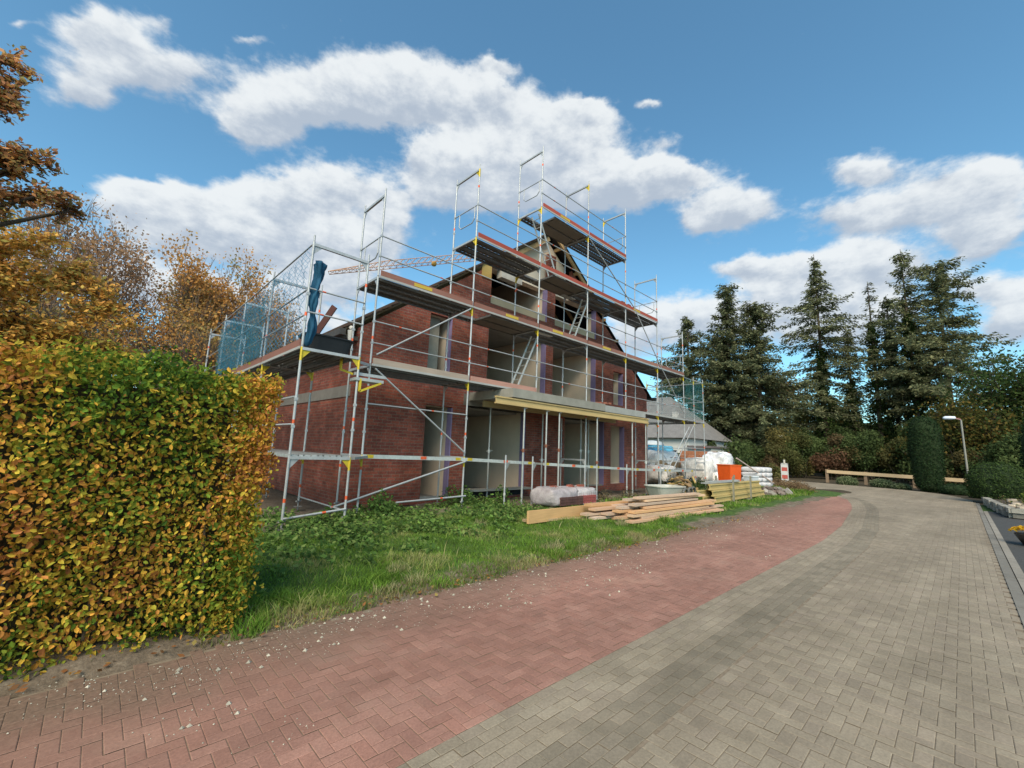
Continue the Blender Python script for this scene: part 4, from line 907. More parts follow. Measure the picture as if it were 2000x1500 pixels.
for ri, (z, rr) in enumerate(rows):
    z = .09+(z-.1)*1.2
    for ci, (a, b_, y) in enumerate(rr):
        dy = random.uniform(-.1, .1); plank((a+random.uniform(-.1, .1), y+.1, z), (b_, y+dy-.1, z+random.uniform(-.01, .02)), random.uniform(.17, .21), .05, f'sawn board in the {rn[ri]} layer of the plank pile, {cn[ci]}' if len(rr) > 1 else 'single sawn board on the very top of the plank pile')
for i, (x, y, z, L, d) in enumerate(((8.35, 5.95, .12, 1.6, 'lowest'), (8.25, 6.1, .19, 1.5, 'second'), (8.5, 6.05, .29, 1.9, 'third'), (8.6, 6.25, .36, 1.7, 'topmost'))): plank((x, y, z), (x+L, y-.12, z+.01), .2, .05, f'short {d} board of the small stack left of the plank pile')
for i, (x, d) in enumerate(((9.9, 'left'), (12.9, 'right'))):
    m_ = MB(); m_.bb((x, 5.12, -.02), (x+.12, 6.25, .075), (.36, .25, .15)); tag(m_.build('bearer_block', WOOD, org=(x, 5.6, 0)), f'{d} square timber bearer under the plank pile', 'timber')
# yellow formwork beams stacked between uprights
YB_ = (.52, .39, .16)
def hbeam(p, q, lab):
    t = thing('formwork_beam', p, lab, 'beam', 'stacked yellow formwork beams'); m_ = MB(); c = vary(YB_, .85, 1.1)
    P, Q = Vector(p), Vector(q); 
    for z in (-.075, .075): m_.beam(P+Vector((0, 0, z)), Q+Vector((0, 0, z)), .085, .04, c)
    m_.build('flange', WOOD, t); m_ = MB(); m_.beam(P, Q, .03, .115, tuple(k*.9 for k in c)); m_.build('web', WOOD, t)
for i, (a, b_, y, z) in enumerate(((14.9, 20.4, 5.72, .22), (15.3, 20.6, 5.85, .22), (14.6, 20.2, 5.98, .22), (14.8, 20.0, 5.75, .42), (15.6, 20.5, 5.88, .42), (14.3, 20.3, 6.02, .42), (14.7, 20.1, 5.80, .62), (14.9, 19.6, 5.95, .62))):
    hbeam((a, y, z), (b_, y+.12, z), ['lowest', 'lowest', 'lowest', 'middle', 'middle', 'middle', 'uppermost', 'uppermost'][i]+' yellow formwork beam of the stack, '+['nearest the road', 'in the centre', 'farthest from the road', 'nearest the road', 'in the centre', 'farthest from the road', 'nearest the road', 'farthest from the road'][i])
for x, d in ((16.3, 'left'), (18.1, 'right')):
    m_ = MB()
    for y in (5.62, 6.2): m_.beam((x, y, 0), (x, y, .95), .05, .05, (.3, .28, .22))
    m_.beam((x, 5.6, .08), (x, 6.22, .08), .05, .06, (.3, .28, .22)); tag(m_.build('stacking_frame', STEEL, org=(x, 5.9, 0)), f'{d} steel stacking frame holding the yellow beams', 'frame')
m_ = MB(); m_.beam((14.6, 5.95, .74), (17.4, 5.85, .76), .2, .03, (.42, .42, .4)); m_.beam((15.0, 6.0, .78), (17.6, 5.9, .79), .15, .03, (.42, .42, .4)); tag(m_.build('metal_strips', STEEL, org=(16, 5.9, .73)), 'grey metal strips lying on the stacked yellow beams', 'strips')
# broken wood and rubble heap
m_ = MB()
for _ in range(60):
    r = random.random(); x = random.gauss(17.2, .33); y = random.gauss(8.0, .25); z = max(.05, random.uniform(.1, .85)*(1-abs(x-17.2)/1.3))
    v = Vector((random.uniform(-1, 1), random.uniform(-1, 1), random.uniform(-.4, .4))).normalized()*random.uniform(.1, .28)
    m_.beam(Vector((x, y, z))-v, Vector((x, y, z))+v, random.uniform(.06, .16), random.uniform(.02, .07), vary(random.choice([(.45, .32, .12), (.4, .27, .12), (.33, .22, .12)]), .7, 1.2))
tag(m_.build('offcut_heap', WOOD, org=(17.2, 8, 0)), 'heap of broken yellow timber offcuts behind the plank pile', 'heap', kind='stuff')
m_ = MB()
for _ in range(90):
    x = random.gauss(16.1, .4); y = random.gauss(7.8, .3); z = max(.03, random.uniform(0, .45)*(1-abs(x-16.1)/1.3)); d = [random.uniform(.05, .2) for _ in range(3)]
    m_.box((x, y, z), d, random.uniform(0, 3), vary(random.choice([(.27, .24, .21), (.2, .17, .15), (.33, .3, .27)]), .7, 1.2), Matrix.Rotation(random.uniform(0, 3), 3, Vector((random.random(), random.random(), random.random()+.1)).normalized()))
tag(m_.build('rubble_heap', STONE, org=(16.1, 7.8, 0)), 'grey heap of rubble and torn sacks between tub and broken timber', 'heap', kind='stuff')
m_ = MB()
for _ in range(70):
    x = random.gauss(22.4, .5); y = random.gauss(6.0, .25); z = max(.03, random.uniform(0, .35)*(1-abs(x-22.4)/1.5)); d = [random.uniform(.06, .28) for _ in range(3)]
    m_.box((x, y, z), d, 0, vary(random.choice([(.2, .16, .14), (.3, .27, .24), (.16, .12, .1)]), .7, 1.2), Matrix.Rotation(random.uniform(0, 3), 3, Vector((random.random(), random.random(), random.random()+.1)).normalized()))
tag(m_.build('rubble_heap', STONE, org=(22.4, 6, 0)), 'dark rubble heap at the right end of the yellow beams', 'heap', kind='stuff')
# coils of pipe
for i, (x, y) in enumerate(((15.0, 6.75), (15.6, 6.85), (16.1, 6.95))):
    m_ = MB(); n_ = 20
    for k in range(n_):
        a, b2 = 2*math.pi*k/n_, 2*math.pi*(k+1)/n_; m_.tube((x+.17*math.cos(a), y, .3+.17*math.sin(a)), (x+.17*math.cos(b2), y, .3+.17*math.sin(b2)), .045, (.14, .14, .13), 7)
    tag(m_.build('pipe_ring', PAINT, org=(x, y, 0)), ['left', 'middle', 'right'][i]+' of three grey rings standing behind the yellow beams', 'ring')
# wrapped goods beyond the house
def bale(name, c, d, col, seed, lab, mat=GLASSY, lum=.13, base_=None, grp=None, rz=0):
    t = thing(name, c, lab, 'bale', grp); m_ = MB(); lumpy(m_, c, d, tuple(min(.85, q*1.25) for q in col), seed, lum, 40, 24, .55, rz); m_.build('wrapping', mat, t)
    m_ = MB(); cx, cy, cz = c
    for k in (-.25, .22): 
        pts = [(cx+d[0]*k, cy+d[1]*.53*math.cos(a), cz+d[2]*(.5+.53*math.sin(a))) for a in [2*math.pi*q/18 for q in range(18)]]
        for q in range(18): m_.beam(pts[q], pts[(q+1) % 18], .03, .006, (.22, .23, .25))
    m_.build('strap', PAINT, t)
    if base_: m_ = MB(); lumpy(m_, (c[0], c[1], c[2]-.02), (d[0]*1.02, d[1]*1.02, d[2]*.72), base_, seed+1, .06); m_.build('contents', SACK, t)
bale('wrapped_bale', (20.6, 10.6, .25), (1.7, 1.3, .85), (.60, .55, .52), 11, 'low white wrapped bale beside the right house corner', base_=None)
bale('wrapped_bale', (22.6, 11.6, .5), (2.6, 1.5, 1.3), (.66, .65, .64), 12, 'brown insulation bale under a white sheet behind the right scaffold', base_=(.26, .17, .09))
bale('wrapped_bale', (23.9, 10.0, .15), (1.7, 1.4, 1.35), (.60, .57, .54), 13, 'tall pale bale wrapped in film in front of the orange crate')
bale('wrapped_bale', (25.8, 9.6, .65), (1.9, 1.3, 1.2), (.55, .55, .56), 14, 'big crumpled bale of bubble film, highest of the wrapped goods', lum=.16)
bale('wrapped_bale', (25.0, 9.0, .05), (1.5, 1.1, .75), (.62, .61, .6), 15, 'small white wrapped bale behind the orange box')
bale('insulation_roll', (24.6, 12.6, 1.15), (1.7, 1.3, 1.0), (.10, .34, .48), 16, 'blue plastic bag around a grey insulation roll on the bales', base_=(.30, .29, .28))
bale('insulation_roll', (23.1, 12.4, 1.05), (1.1, 1.0, .95), (.07, .33, .52), 17, 'bright blue bag next to the portable toilet')
m_ = MB(); m_.bb((23.6, 12.0, 0), (26, 13.4, 1.17), (.3, .26, .2)); tag(m_.build('crate', WOOD, org=(24.8, 12.7, 0)), 'wooden crate half hidden under the blue bags', 'crate')
# clay brick crate, terracotta
t = thing('brick_pallet', (28.0, 11.0, 0), 'orange clay block pallet behind the bubble wrapped bale', 'pallet'); m_ = MB()
for k in range(7):
    for i in range(4):
        for j in range(5): m_.box((27.2+i*.36, 10.2+j*.5, .25+k*.26), (.35, .49, .25), 0, vary((.42, .17, .09), .85, 1.15))
m_.build('clay_blocks', STONE, t)
# orange box and white box
t = thing('orange_box', (22.6, 7.95, .0), 'bright orange plastic box standing above the yellow beams', 'box'); m_ = MB()
def frust(mb, c, lo, hi, h, rz, col):
    M_ = Matrix.Rotation(rz, 3, 'Z'); vs = [M_ @ Vector((sx_*d[0]/2, sy_*d[1]/2, z))+Vector(c) for d, z in ((lo, 0), (hi, h)) for sx_, sy_ in ((-1, -1), (1, -1), (1, 1), (-1, 1))]
    mb.mesh(vs, [(3, 2, 1, 0), (4, 5, 6, 7), (0, 1, 5, 4), (1, 2, 6, 5), (2, 3, 7, 6), (3, 0, 4, 7)], col)
frust(m_, (22.6, 7.95, .1), (.78, .6), (.86, .7), 1.14, -.28, (.72, .10, .015)); m_.build('shell', PAINT, t); m_ = MB(); frust(m_, (22.6, 7.95, 1.24), (.9, .74), (.9, .74), .035, -.28, (.75, .13, .02)); m_.build('rim', PAINT, t)
t = thing('white_box', (21.05, 6.5, 0), 'small pale grey box right of the orange one, behind the yellow beams', 'box'); m_ = MB(); frust(m_, (21.05, 6.5, .3), (.42, .36), (.46, .4), .52, -.2, (.55, .57, .6)); m_.build('shell', PAINT, t); m_ = MB(); frust(m_, (21.05, 6.5, .82), (.5, .44), (.48, .42), .04, -.2, (.62, .64, .66)); m_.build('lid', PAINT, t)
m_ = MB(); m_.bb((20.8, 6.3, 0), (21.3, 6.7, .3), (.33, .25, .16)); tag(m_.build('timber_block', WOOD, org=(21, 6.5, 0)), 'timber block under the pale grey box', 'timber')
# pallet of bags
for k in range(4):
    for i in range(3):
        m_ = MB(); lumpy(m_, (25.3+i*.42, 7.75-i*.1, .16+k*.25), (.62, .95, .26), (.55, .53, .55), 30+k*3+i, .05, 18, 10)
        tag(m_.build('cement_sack', SACK, org=(25.3+i*.42, 7.75, .16+k*.25)), f'{["bottom","second","third","top"][k]} layer sack on the bag pallet, {["left","middle","right"][i]} of its row', 'sack', 'sacks stacked on the pallet beside the orange box')
m_ = MB(); m_.bb((25.0, 7.1, 0), (26.5, 8.3, .14), (.33, .26, .18)); tag(m_.build('pallet', WOOD, org=(25.7, 7.7, 0)), 'wooden pallet under the pale sacks', 'pallet')
m_ = MB(); m_.tube((23.5, 7.9, 1.6), (26.2, 7.0, .35), .035, (.5, .38, .34), 8); tag(m_.build('leaning_pole', PAINT, org=(25, 7.4, 0)), 'pinkish pole leaning from the bale down past the orange box', 'pole')
# portable toilet
t = thing('portable_toilet', (26.6, 14.0, 0), 'blue portable toilet at the right corner of the house', 'toilet'); BL = (.045, .20, .33); m_ = MB()
m_.bb((25.9, 13.5, .1), (27.0, 14.6, 2.25), BL); m_.build('cabin', PAINT, t)
m_ = MB(); m_.bb((25.84, 13.6, .2), (25.9, 14.5, 2.1), (.05, .24, .40)); d_ = m_.build('door', PAINT, t)
m_ = MB(); m_.bb((25.82, 13.70, 1.2), (25.838, 14.05, 1.75), (.55, .6, .63)); m_.bb((25.812, 13.78, 1.3), (25.82, 13.97, 1.65), (.06, .22, .36)); m_.build('door_sign', PAINT, d_)
m_ = MB(); m_.bb((26.1, 13.47, 1.2), (26.5, 13.5, 1.75), (.55, .6, .63)); m_.bb((26.18, 13.46, 1.3), (26.42, 13.47, 1.65), (.06, .22, .36)); m_.build('side_sign', PAINT, t)
m_ = MB(); m_.lathe((26.45, 14.05, 2.25), [(.78, 0), (.76, .1), (.5, .25), (0, .3)], 4, (.5, .55, .58), 1, 1, math.pi/4); m_.build('roof', PAINT, t)

# ------------------------------------------------------------------ traffic sign, lamp, garden
t = thing('barrier_beacon', (32.05, 7.9, 0), 'red and white striped barrier beacon on the verge by the bend', 'sign'); m_ = MB()
zb_ = [.18, .42, .66, .90, 1.14, 1.34]
for k in range(5): m_.bb((32.0, 7.74, zb_[k]), (32.03, 8.06, zb_[k+1]), (.62, .60, .58) if k % 2 == 0 else (.48, .10, .08))
m_.build('panel', PAINT, t)
m_ = MB(); m_.bb((31.99, 7.70, .14), (32.04, 7.74, 1.38), (.6, .58, .56)); m_.bb((31.99, 8.06, .14), (32.04, 8.1, 1.38), (.6, .58, .56)); m_.bb((31.99, 7.70, 1.34), (32.04, 8.1, 1.40), (.6, .58, .56)); m_.tube((32.02, 7.9, 1.4), (32.02, 7.9, 1.62), .06, (.55, .5, .42), 10); m_.build('frame', PAINT, t)
m_ = MB(); m_.bb((31.8, 7.6, 0), (32.25, 8.2, .12), (.05, .05, .05)); m_.build('foot', PAINT, t)
t = thing('street_lamp', (40, -.2, 0), 'grey street lamp with a flat white head at the far bend', 'street lamp'); m_ = MB(); m_.tube((40, -.25, -.05), (40, -.22, 4.6), .06, (.27, .26, .23), 10, .045); m_.build('pole', PAINT, t)
m_ = MB(); m_.beam((40, -.22, 4.62), (40, .02, 4.72), .07, .07, (.4, .2, .18)); m_.build('bracket', PAINT, t)
m_ = MB(); m_.lathe((0, 0, 0), [(0, -.5), (.10, -.45), (.13, -.1), (.13, .3), (.08, .45), (0, .5)], 10, (.72, .76, .85)); m_.v = [(40+y_*1.1, .3+z_*.62, 4.74+x_*.9) for x_, y_, z_ in m_.v]; m_.build('lamp_head', PAINT, t)
t = thing('street_lamp', (52.0, 13.0, 0), 'distant thin lamp post standing before the dark trees left of the beacon', 'street lamp'); m_ = MB(); m_.tube((52, 13, 0), (52, 13, 3.9), .05, (.3, .27, .22), 8, .035); m_.build('pole', PAINT, t); m_ = MB(); m_.lathe((52, 13, 3.85), [(.0, 0), (.14, .05), (.22, .3), (.12, .42), (0, .45)], 10, (.5, .46, .4)); m_.build('lamp_head', PAINT, t)
# timber rail fence
t = thing('rail_fence', (41.7, 3.6, 0), 'low timber rail fence along the outside of the bend', 'fence')
fp = [(41.35, 7.33), (41.7, 5.04), (42.0, 2.4), (42.1, -.2)]
for i, (x, y) in enumerate(fp): m_ = MB(); m_.bb((x-.09, y-.09, 0), (x+.09, y+.09, 1.02-.06*i), (.25, .17, .11)); m_.build('post', WOOD, t)
for (a, b_), (c, d_), i in zip(fp, fp[1:], range(3)): m_ = MB(); m_.beam((a-.12, b_, .86-.05*i), (c-.12, d_, .81-.05*i), .06, .24, (.52, .38, .23)); m_.build('rail', WOOD, t)

def shellcrown(parent, c, prof, n, size, cols, mat=NEEDLE, core=(.02, .035, .012), name='foliage', jit=.04, core_k=.94):
    """clipped shrub: dense small leaves over a solid of revolution"""
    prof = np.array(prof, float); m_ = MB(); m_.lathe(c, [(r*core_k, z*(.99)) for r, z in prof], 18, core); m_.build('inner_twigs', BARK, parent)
    seg = np.hypot(np.diff(prof[:, 0]), np.diff(prof[:, 1]))*(prof[:-1, 0]+prof[1:, 0]+.02); pk = RNG.choice(len(seg), n, p=seg/seg.sum()); f = RNG.uniform(0, 1, n)
    r = prof[pk, 0]*(1-f)+prof[pk+1, 0]*f; z = prof[pk, 1]*(1-f)+prof[pk+1, 1]*f; a = RNG.uniform(0, 2*np.pi, n)
    dr = prof[pk+1, 0]-prof[pk, 0]; dz = prof[pk+1, 1]-prof[pk, 1]; nr = np.stack([np.cos(a)*dz, np.sin(a)*dz, -dr], 1); nr = unit(nr)
    bumpy = 1+.03*np.sin(a*5+z*3)+.02*np.sin(a*11+z*7)
    P = np.stack([c[0]+r*bumpy*np.cos(a), c[1]+r*bumpy*np.sin(a), c[2]+z], 1)+nr*RNG.normal(0, jit, (n, 1))
    C = np.array(cols)[RNG.integers(0, len(cols), n)]*RNG.uniform(.7, 1.3, (n, 1))
    npmesh(name, leafquads(P, RNG.uniform(.6, 1.3, n)*size, .55, nr, .7), 4, C, mat, parent)
DK = [(.018, .040, .014), (.025, .05, .018), (.014, .03, .012), (.032, .058, .02)]
MG = [(.045, .075, .02), (.06, .095, .028), (.035, .06, .018)]
PG = [(.17, .20, .10), (.14, .18, .08), (.2, .22, .12)]
t = thing('topiary_column', (37.95, 1.5, 0), 'tall dark green clipped conifer column beside the road bend', 'topiary')
shellcrown(t, (37.95, 1.5, 0), [(.35, 0), (.62, .3), (.72, 1.2), (.80, 2.6), (.78, 3.8), (.66, 4.3), (.4, 4.6), (0, 4.72)], 9000, .10, DK)
for i, (x, y, r, h, cols, lab) in enumerate(((30.2, -1.15, 1.08, 1.55, MG, 'largest round clipped bush on the right behind the stone bed'), (39.6, 5.85, .62, .55, PG, 'pale green low dome bush in front of the fence, leftmost'), (39.9, 3.95, .66, .5, PG, 'pale green low dome bush in front of the fence, next to the dark column'),
        (39.0, 2.9, .5, .3, PG, 'small flat pale bush just left of the dark column'), (36.8, .35, .75, .55, DK, 'low dark dome bush right of the dark column'), (34.6, -.75, .6, .38, MG, 'low green mound between the dark dome bush and the big round bush'), (25.4, -2.3, .8, .55, [(.09, .13, .02), (.12, .15, .03)], 'yellow green dome bush at the right edge of the picture'))):
    t = thing('dome_bush', (x, y, 0), lab, 'bush', 'clipped dome bushes of the corner garden'); z0 = .3 if i in (0, 6) else 0
    shellcrown(t, (x, y, z0), [(r*.85, 0), (r, h*.3), (r*.95, h*.6), (r*.7, h*.87), (r*.35, h*.98), (0, h)], 5200 if i == 0 else 1500, .09, cols)
t = thing('topiary_column', (30.6, -2.75, 0), 'dark clipped conifer cut off by the right edge of the picture', 'topiary'); shellcrown(t, (30.6, -2.75, 0), [(.6, 0), (.85, 1), (.8, 3), (.5, 3.9), (0, 4.1)], 5000, .1, DK)
# raised bed of rough stone
t = thing('raised_bed', (25, -2, 0), 'low raised garden bed of pale rough stones on the right', 'raised bed'); m_ = MB()
bedP = [(28.6, -.62), (26.5, -.72), (23.6, -.9), (22.0, -1.05), (21.8, -4.5)]
for (a, b_), (c, d_) in zip(bedP, bedP[1:]):
    L = math.hypot(c-a, d_-b_); n_ = int(L/.3); ang = math.atan2(d_-b_, c-a)
    for k in range(n_):
        for q in range(2): m_.box((a+(c-a)*(k+.5+.25*q)/n_+random.gauss(0, .02), b_+(d_-b_)*(k+.5)/n_+random.gauss(0, .02), .09+q*.16), (L/n_*.92, .2, .15), ang+random.gauss(0, .06), vary((.30, .28, .24), .6, 1.25))
m_.build('stone_edge', STONE, t)
m_ = MB(); m_.quad([(28.6, -.7, .26), (21.95, -1.1, .26), (21.9, -6, .26), (29, -6, .26)], (.07, .055, .04)); m_.build('soil', STONE, t)
for i in range(34):
    x = random.uniform(22.3, 28.8); y = random.uniform(-2.8, -.95)-(28.6-x)*.03; m_ = MB(); s = random.uniform(.12, .28); lumpy(m_, (x, y, .25), (s*1.5, s*1.1, s*.6), vary((.42, .35, .27), .7, 1.2), 60+i, .12, 10, 6); 
    if i == 0: acc = MB()
    acc.v, b0 = acc.v+m_.v, len(acc.v); acc.f += [tuple(q+b0 for q in f) for f in m_.f]; acc.c += m_.c; acc.sm += m_.sm
tag(acc.build('rockery_stones', STONE), 'pale rockery stones strewn over the raised bed', 'stones', kind='stuff')
cl = [(random.uniform(22.4, 29), random.uniform(-2.8, -1.1), .3, random.uniform(.35, .5), 60, [(.07, .1, .03), (.14, .15, .06), (.3, .22, .1)]) for _ in range(22)]
weeds(cl, 'low garden plants between the stones of the raised bed', 'bed_plants')
t = thing('flower_pot', (14.6, -.98, 0), 'yellow flowers in a dark bowl at the right edge', 'flowers'); m_ = MB(); m_.lathe((14.6, -.98, 0), [(0, 0), (.2, 0), (.32, .22), (.3, .24), (0, .2)], 14, (.03, .025, .02)); m_.build('bowl', PAINT, t)
n = 420; a = RNG.uniform(0, 6.28, n); rr_ = .36*np.sqrt(RNG.uniform(0, 1, n)); P = np.stack([14.6+rr_*np.cos(a), -.98+rr_*np.sin(a), .27+.12*np.sqrt(np.clip(1-(rr_/.36)**2, 0, 1))], 1)
npmesh('blossom', leafquads(P, RNG.uniform(.04, .08, n), .9, np.tile([0, 0, 1.], (n, 1)), .5), 4, np.array([(.72, .42, .02), (.8, .5, .03), (.5, .25, .02)])[RNG.integers(0, 3, n)], LEAF, t)

# ------------------------------------------------------------------ neighbour house
t = thing('neighbour_house', (44, 20, 0), 'white bungalow with a grey tiled roof seen beyond the right scaffold', 'house'); m_ = MB()
m_.bb((40.0, 17.6, 0), (50.0, 30.0, 3.3), (.62, .61, .57)); m_.build('wall', PLAST, t)
m_ = MB()
hx0, hx1, hy0, hy1 = 39.5, 50.5, 17.2, 30.5; vs = [(hx0, hy0, 3.3), (hx1, hy0, 3.3), (hx1, hy1, 3.3), (hx0, hy1, 3.3), (45, hy0+4.5, 8.0), (45, hy1-2, 8.0)]
m_.mesh(vs, [(0, 1, 4), (1, 2, 5, 4), (2, 3, 5), (3, 0, 4, 5), (3, 2, 1, 0)], (.19, .18, .175)); m_.build('roof', STONE, t)
m_ = MB(); m_.bb((39.6, 15.4, 2.4), (47, 17.58, 2.6), (.14, .12, .12)); m_.bb((40, 15.5, 0), (46.8, 17.58, 2.4), (.6, .59, .55)); m_.build('porch', PLAST, t)
for y in (18.6, 22, 25): 
    m_ = MB(); m_.bb((39.93, y, 1.0), (39.997, y+1.3, 2.2), (.5, .5, .48)); w_ = m_.build('window', PAINT, t); m_ = MB(); m_.bb((39.9, y+.1, 1.08), (39.928, y+1.2, 2.12), (.03, .035, .04)); m_.build('pane', PAINT, w_)
for y in (15.8, 16.6): m_ = MB(); m_.bb((39.96, y, 1.1), (39.998, y+.4, 1.6), (.04, .04, .045)); m_.build('window', PAINT, t)
m_ = MB(); m_.bb((42, 19.6, 4.0), (42.5, 20.1, 6.0), (.5, .47, .44)); m_.build('chimney', PLAST, t)
# clipped garden hedge before it
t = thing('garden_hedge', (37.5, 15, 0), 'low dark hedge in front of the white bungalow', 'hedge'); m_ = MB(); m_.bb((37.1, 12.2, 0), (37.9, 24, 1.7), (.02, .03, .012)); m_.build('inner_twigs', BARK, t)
n = 5000; P = np.stack([RNG.normal(37.0, .06, n), RNG.uniform(12.1, 24.1, n), RNG.uniform(0, 1.85, n)], 1); k = RNG.uniform(0, 1, n) < .25; P[k, 2] = 1.82; P[k, 0] = RNG.uniform(37, 38, k.sum())
npmesh('foliage', leafquads(P, RNG.uniform(.08, .16, n), .6), 4, np.array(MG)[RNG.integers(0, 3, n)], LEAF, t)

# ------------------------------------------------------------------ crane beyond the house
t = thing('tower_crane', (46, 42.6, 0), 'distant tower crane whose lattice jib rises behind the gable', 'crane'); CR = (.48, .26, .15); OC = (.50, .30, .08)
A = Vector((19.5, 56.7, 24.0)); B = Vector((45.3, 43.0, 31.7)); dj = (B-A); Lj = dj.length; dj.normalize(); sd2 = Vector((-dj.y, dj.x, 0)).normalized()
m_ = MB(); nseg = 34
def jp(k, w_):
    f = k/nseg; c = A+dj*Lj*f; hh = .25+.75*min(1, f*4); 
    return c+sd2*.55 if w_ == 0 else (c-sd2*.55 if w_ == 1 else c+Vector((0, 0, hh)))
for k in range(nseg):
    for w_ in range(3): m_.tube(jp(k, w_), jp(k+1, w_), .055, CR, 5, None, False)
    m_.tube(jp(k, 0), jp(k+1, 2), .035, CR, 4, None, False); m_.tube(jp(k, 1), jp(k+1, 2), .035, CR, 4, None, False); m_.tube(jp(k, 0), jp(k, 1), .035, CR, 4, None, False); m_.tube(jp(k, 2), jp(k+1, 0), .03, CR, 4, None, False)
m_.build('jib', PAINT, t)
c = A+dj*Lj*.47; m_ = MB(); m_.lathe((c.x, c.y, c.z-.1), [(0, -.35), (.3, -.3), (.42, 0), (.32, .3), (0, .35)], 8, OC); m_.build('trolley', PAINT, t)
m_ = MB()
for dx in (-.6, .6):
    for dy in (-.6, .6): m_.beam((46+dx, 42.6+dy, 0), (46+dx, 42.6+dy, 31.5), .12, .12, CR)
for k in range(21): m_.beam((45.4, 42, k*1.5), (46.6, 42, k*1.5+1.5), .06, .06, CR); m_.beam((45.4, 43.2, k*1.5), (45.4, 42, k*1.5+1.5), .06, .06, CR)
m_.build('mast', PAINT, t)

# ------------------------------------------------------------------ trees
def branch(mb, p, d, L, r, lev, tips, rnd, spread=.5, up=.25, nseg=3, kids=4, col=(.1, .08, .06), minr=.02):
    q = p
    for s in range(nseg):
        d = (d+Vector((rnd.gauss(0, .12), rnd.gauss(0, .12), rnd.gauss(0, .08)+up*.12))).normalized(); q2 = q+d*(L/nseg); ra = r*(1-.6*s/nseg); rb = r*(1-.6*(s+1)/nseg)
        mb.tube(q, q2, max(ra, minr), col, 5 if lev else 7, max(rb, minr*.8), False); q = q2
        if lev > 0:
            for _ in range(kids if s else max(1, kids-2)):
                dd = (d+Vector((rnd.gauss(0, spread), rnd.gauss(0, spread), rnd.gauss(0, spread*.5)+up))).normalized()
                branch(mb, q, dd, L*rnd.uniform(.5, .72), r*.5, lev-1, tips, rnd, spread, up, 2, kids, col, minr*.75)
    tips.append((q, lev))
def broadleaf(x, y, h, name, lab, cols, seed, cr=.32, nleaf=2500, lsize=.25, lev=3, spread=.5, up=.4, trunk=.28, leafspread=.5, first=.22, col=(.09, .07, .055), minr=.02, grp=None, kids=3, stems=1):
    t = thing(name, (x, y, 0), lab, 'tree', grp); rnd = random.Random(seed); mb = MB(); tips = []
    for s_ in range(stems):
        p = Vector((x+(rnd.gauss(0, .4) if stems > 1 else 0), y+(rnd.gauss(0, .4) if stems > 1 else 0), -.1)); top = Vector((x+rnd.gauss(0, h*.08)*(stems > 1), y+rnd.gauss(0, h*.08)*(stems > 1), h*.72)); n_ = 8; prev = p
        for k in range(1, n_+1):
            f = k/n_; c = p.lerp(top, f)+Vector((rnd.gauss(0, .08), rnd.gauss(0, .08), 0)); mb.tube(prev, c, max(trunk*(1-.75*(k-1)/n_), minr), col, 8, max(trunk*(1-.75*k/n_), minr), False); prev = c
            if f >= first:
                for _ in range(3):
                    a = rnd.uniform(0, 6.28); dd = Vector((math.cos(a), math.sin(a), .5+up*1.3*f)).normalized()
                    branch(mb, c, dd, h*cr*(1.05-.45*f)*rnd.uniform(.75, 1.15)/1.5, trunk*.38*(1.1-.6*f), lev-1, tips, rnd, spread, up, 3, kids, col, minr)
        branch(mb, prev, Vector((0, 0, 1)), h*.22, trunk*.25, lev-1, tips, rnd, spread, up, 3, kids, col, minr)
    mb.build('trunk', BARK, t)
    T = np.array([tuple(q) for q, l in tips if l <= 1]); k = RNG.integers(0, len(T), nleaf); keep = np.sin(T[k, 0]*1.3+T[k, 2]*1.1+seed)+np.sin(T[k, 1]*1.7-T[k, 2]*.9)+RNG.normal(0, .7, nleaf) > -.9; k = k[keep]; n = len(k)
    P = T[k]+RNG.normal(0, leafspread, (n, 3)); ci = np.clip(((np.sin(T[k, 0]*.9+T[k, 2]*.7+seed)*.5+.5+RNG.normal(0, .25, n))*len(cols)).astype(int), 0, len(cols)-1)
    npmesh('crown', leafquads(P, RNG.uniform(.6, 1.3, n)*lsize, .6, None, 1, .3), 4, np.array(cols)[ci]*RNG.uniform(.7, 1.25, (n, 1)), LEAF, t); return t
ORC = [(.55, .29, .10), (.66, .32, .09), (.66, .36, .11), (.52, .32, .12), (.42, .28, .10)]
BRC = [(.42, .25, .14), (.52, .30, .15), (.44, .28, .17)]
GYC = [(.34, .27, .10), (.28, .25, .09), (.42, .28, .09)]
bt_ = [(-3.5, 45, 18.5, BRC, 2300, 'thin brown tree far left behind the maple'), (0.2, 45.5, 18.8, BRC, 2300, 'tall bare topped tree left of the orange crowned one'), (3.0, 45, 18.3, ORC, 3400, 'orange crowned tree in the middle of the left row'), (6.0, 46, 18.0, GYC+ORC[:2], 3000, 'olive and orange tree right of the orange crowned one'),
       (9.3, 45, 17.6, ORC, 3000, 'round rusty orange tree at the right of the left row'), (13.0, 50, 15.5, BRC, 900, 'bare grey twigged tree behind the side scaffold'), (16.5, 55, 15.5, BRC, 300, 'leafless tree seen between side scaffold and gable'), (-7.5, 44, 16, ORC, 2600, 'orange tree at the far left edge behind the maple')]
for i, (x, y, h, c, nl, lab) in enumerate(bt_): broadleaf(x, y, h*.87, 'autumn_tree', lab, c, 20+i, .40, int(nl*4.6), .25, 3, .5, .6, .24, .42, .2, (.19, .14, .11), .02, 'autumn trees beyond the left hedge', 3, 2)
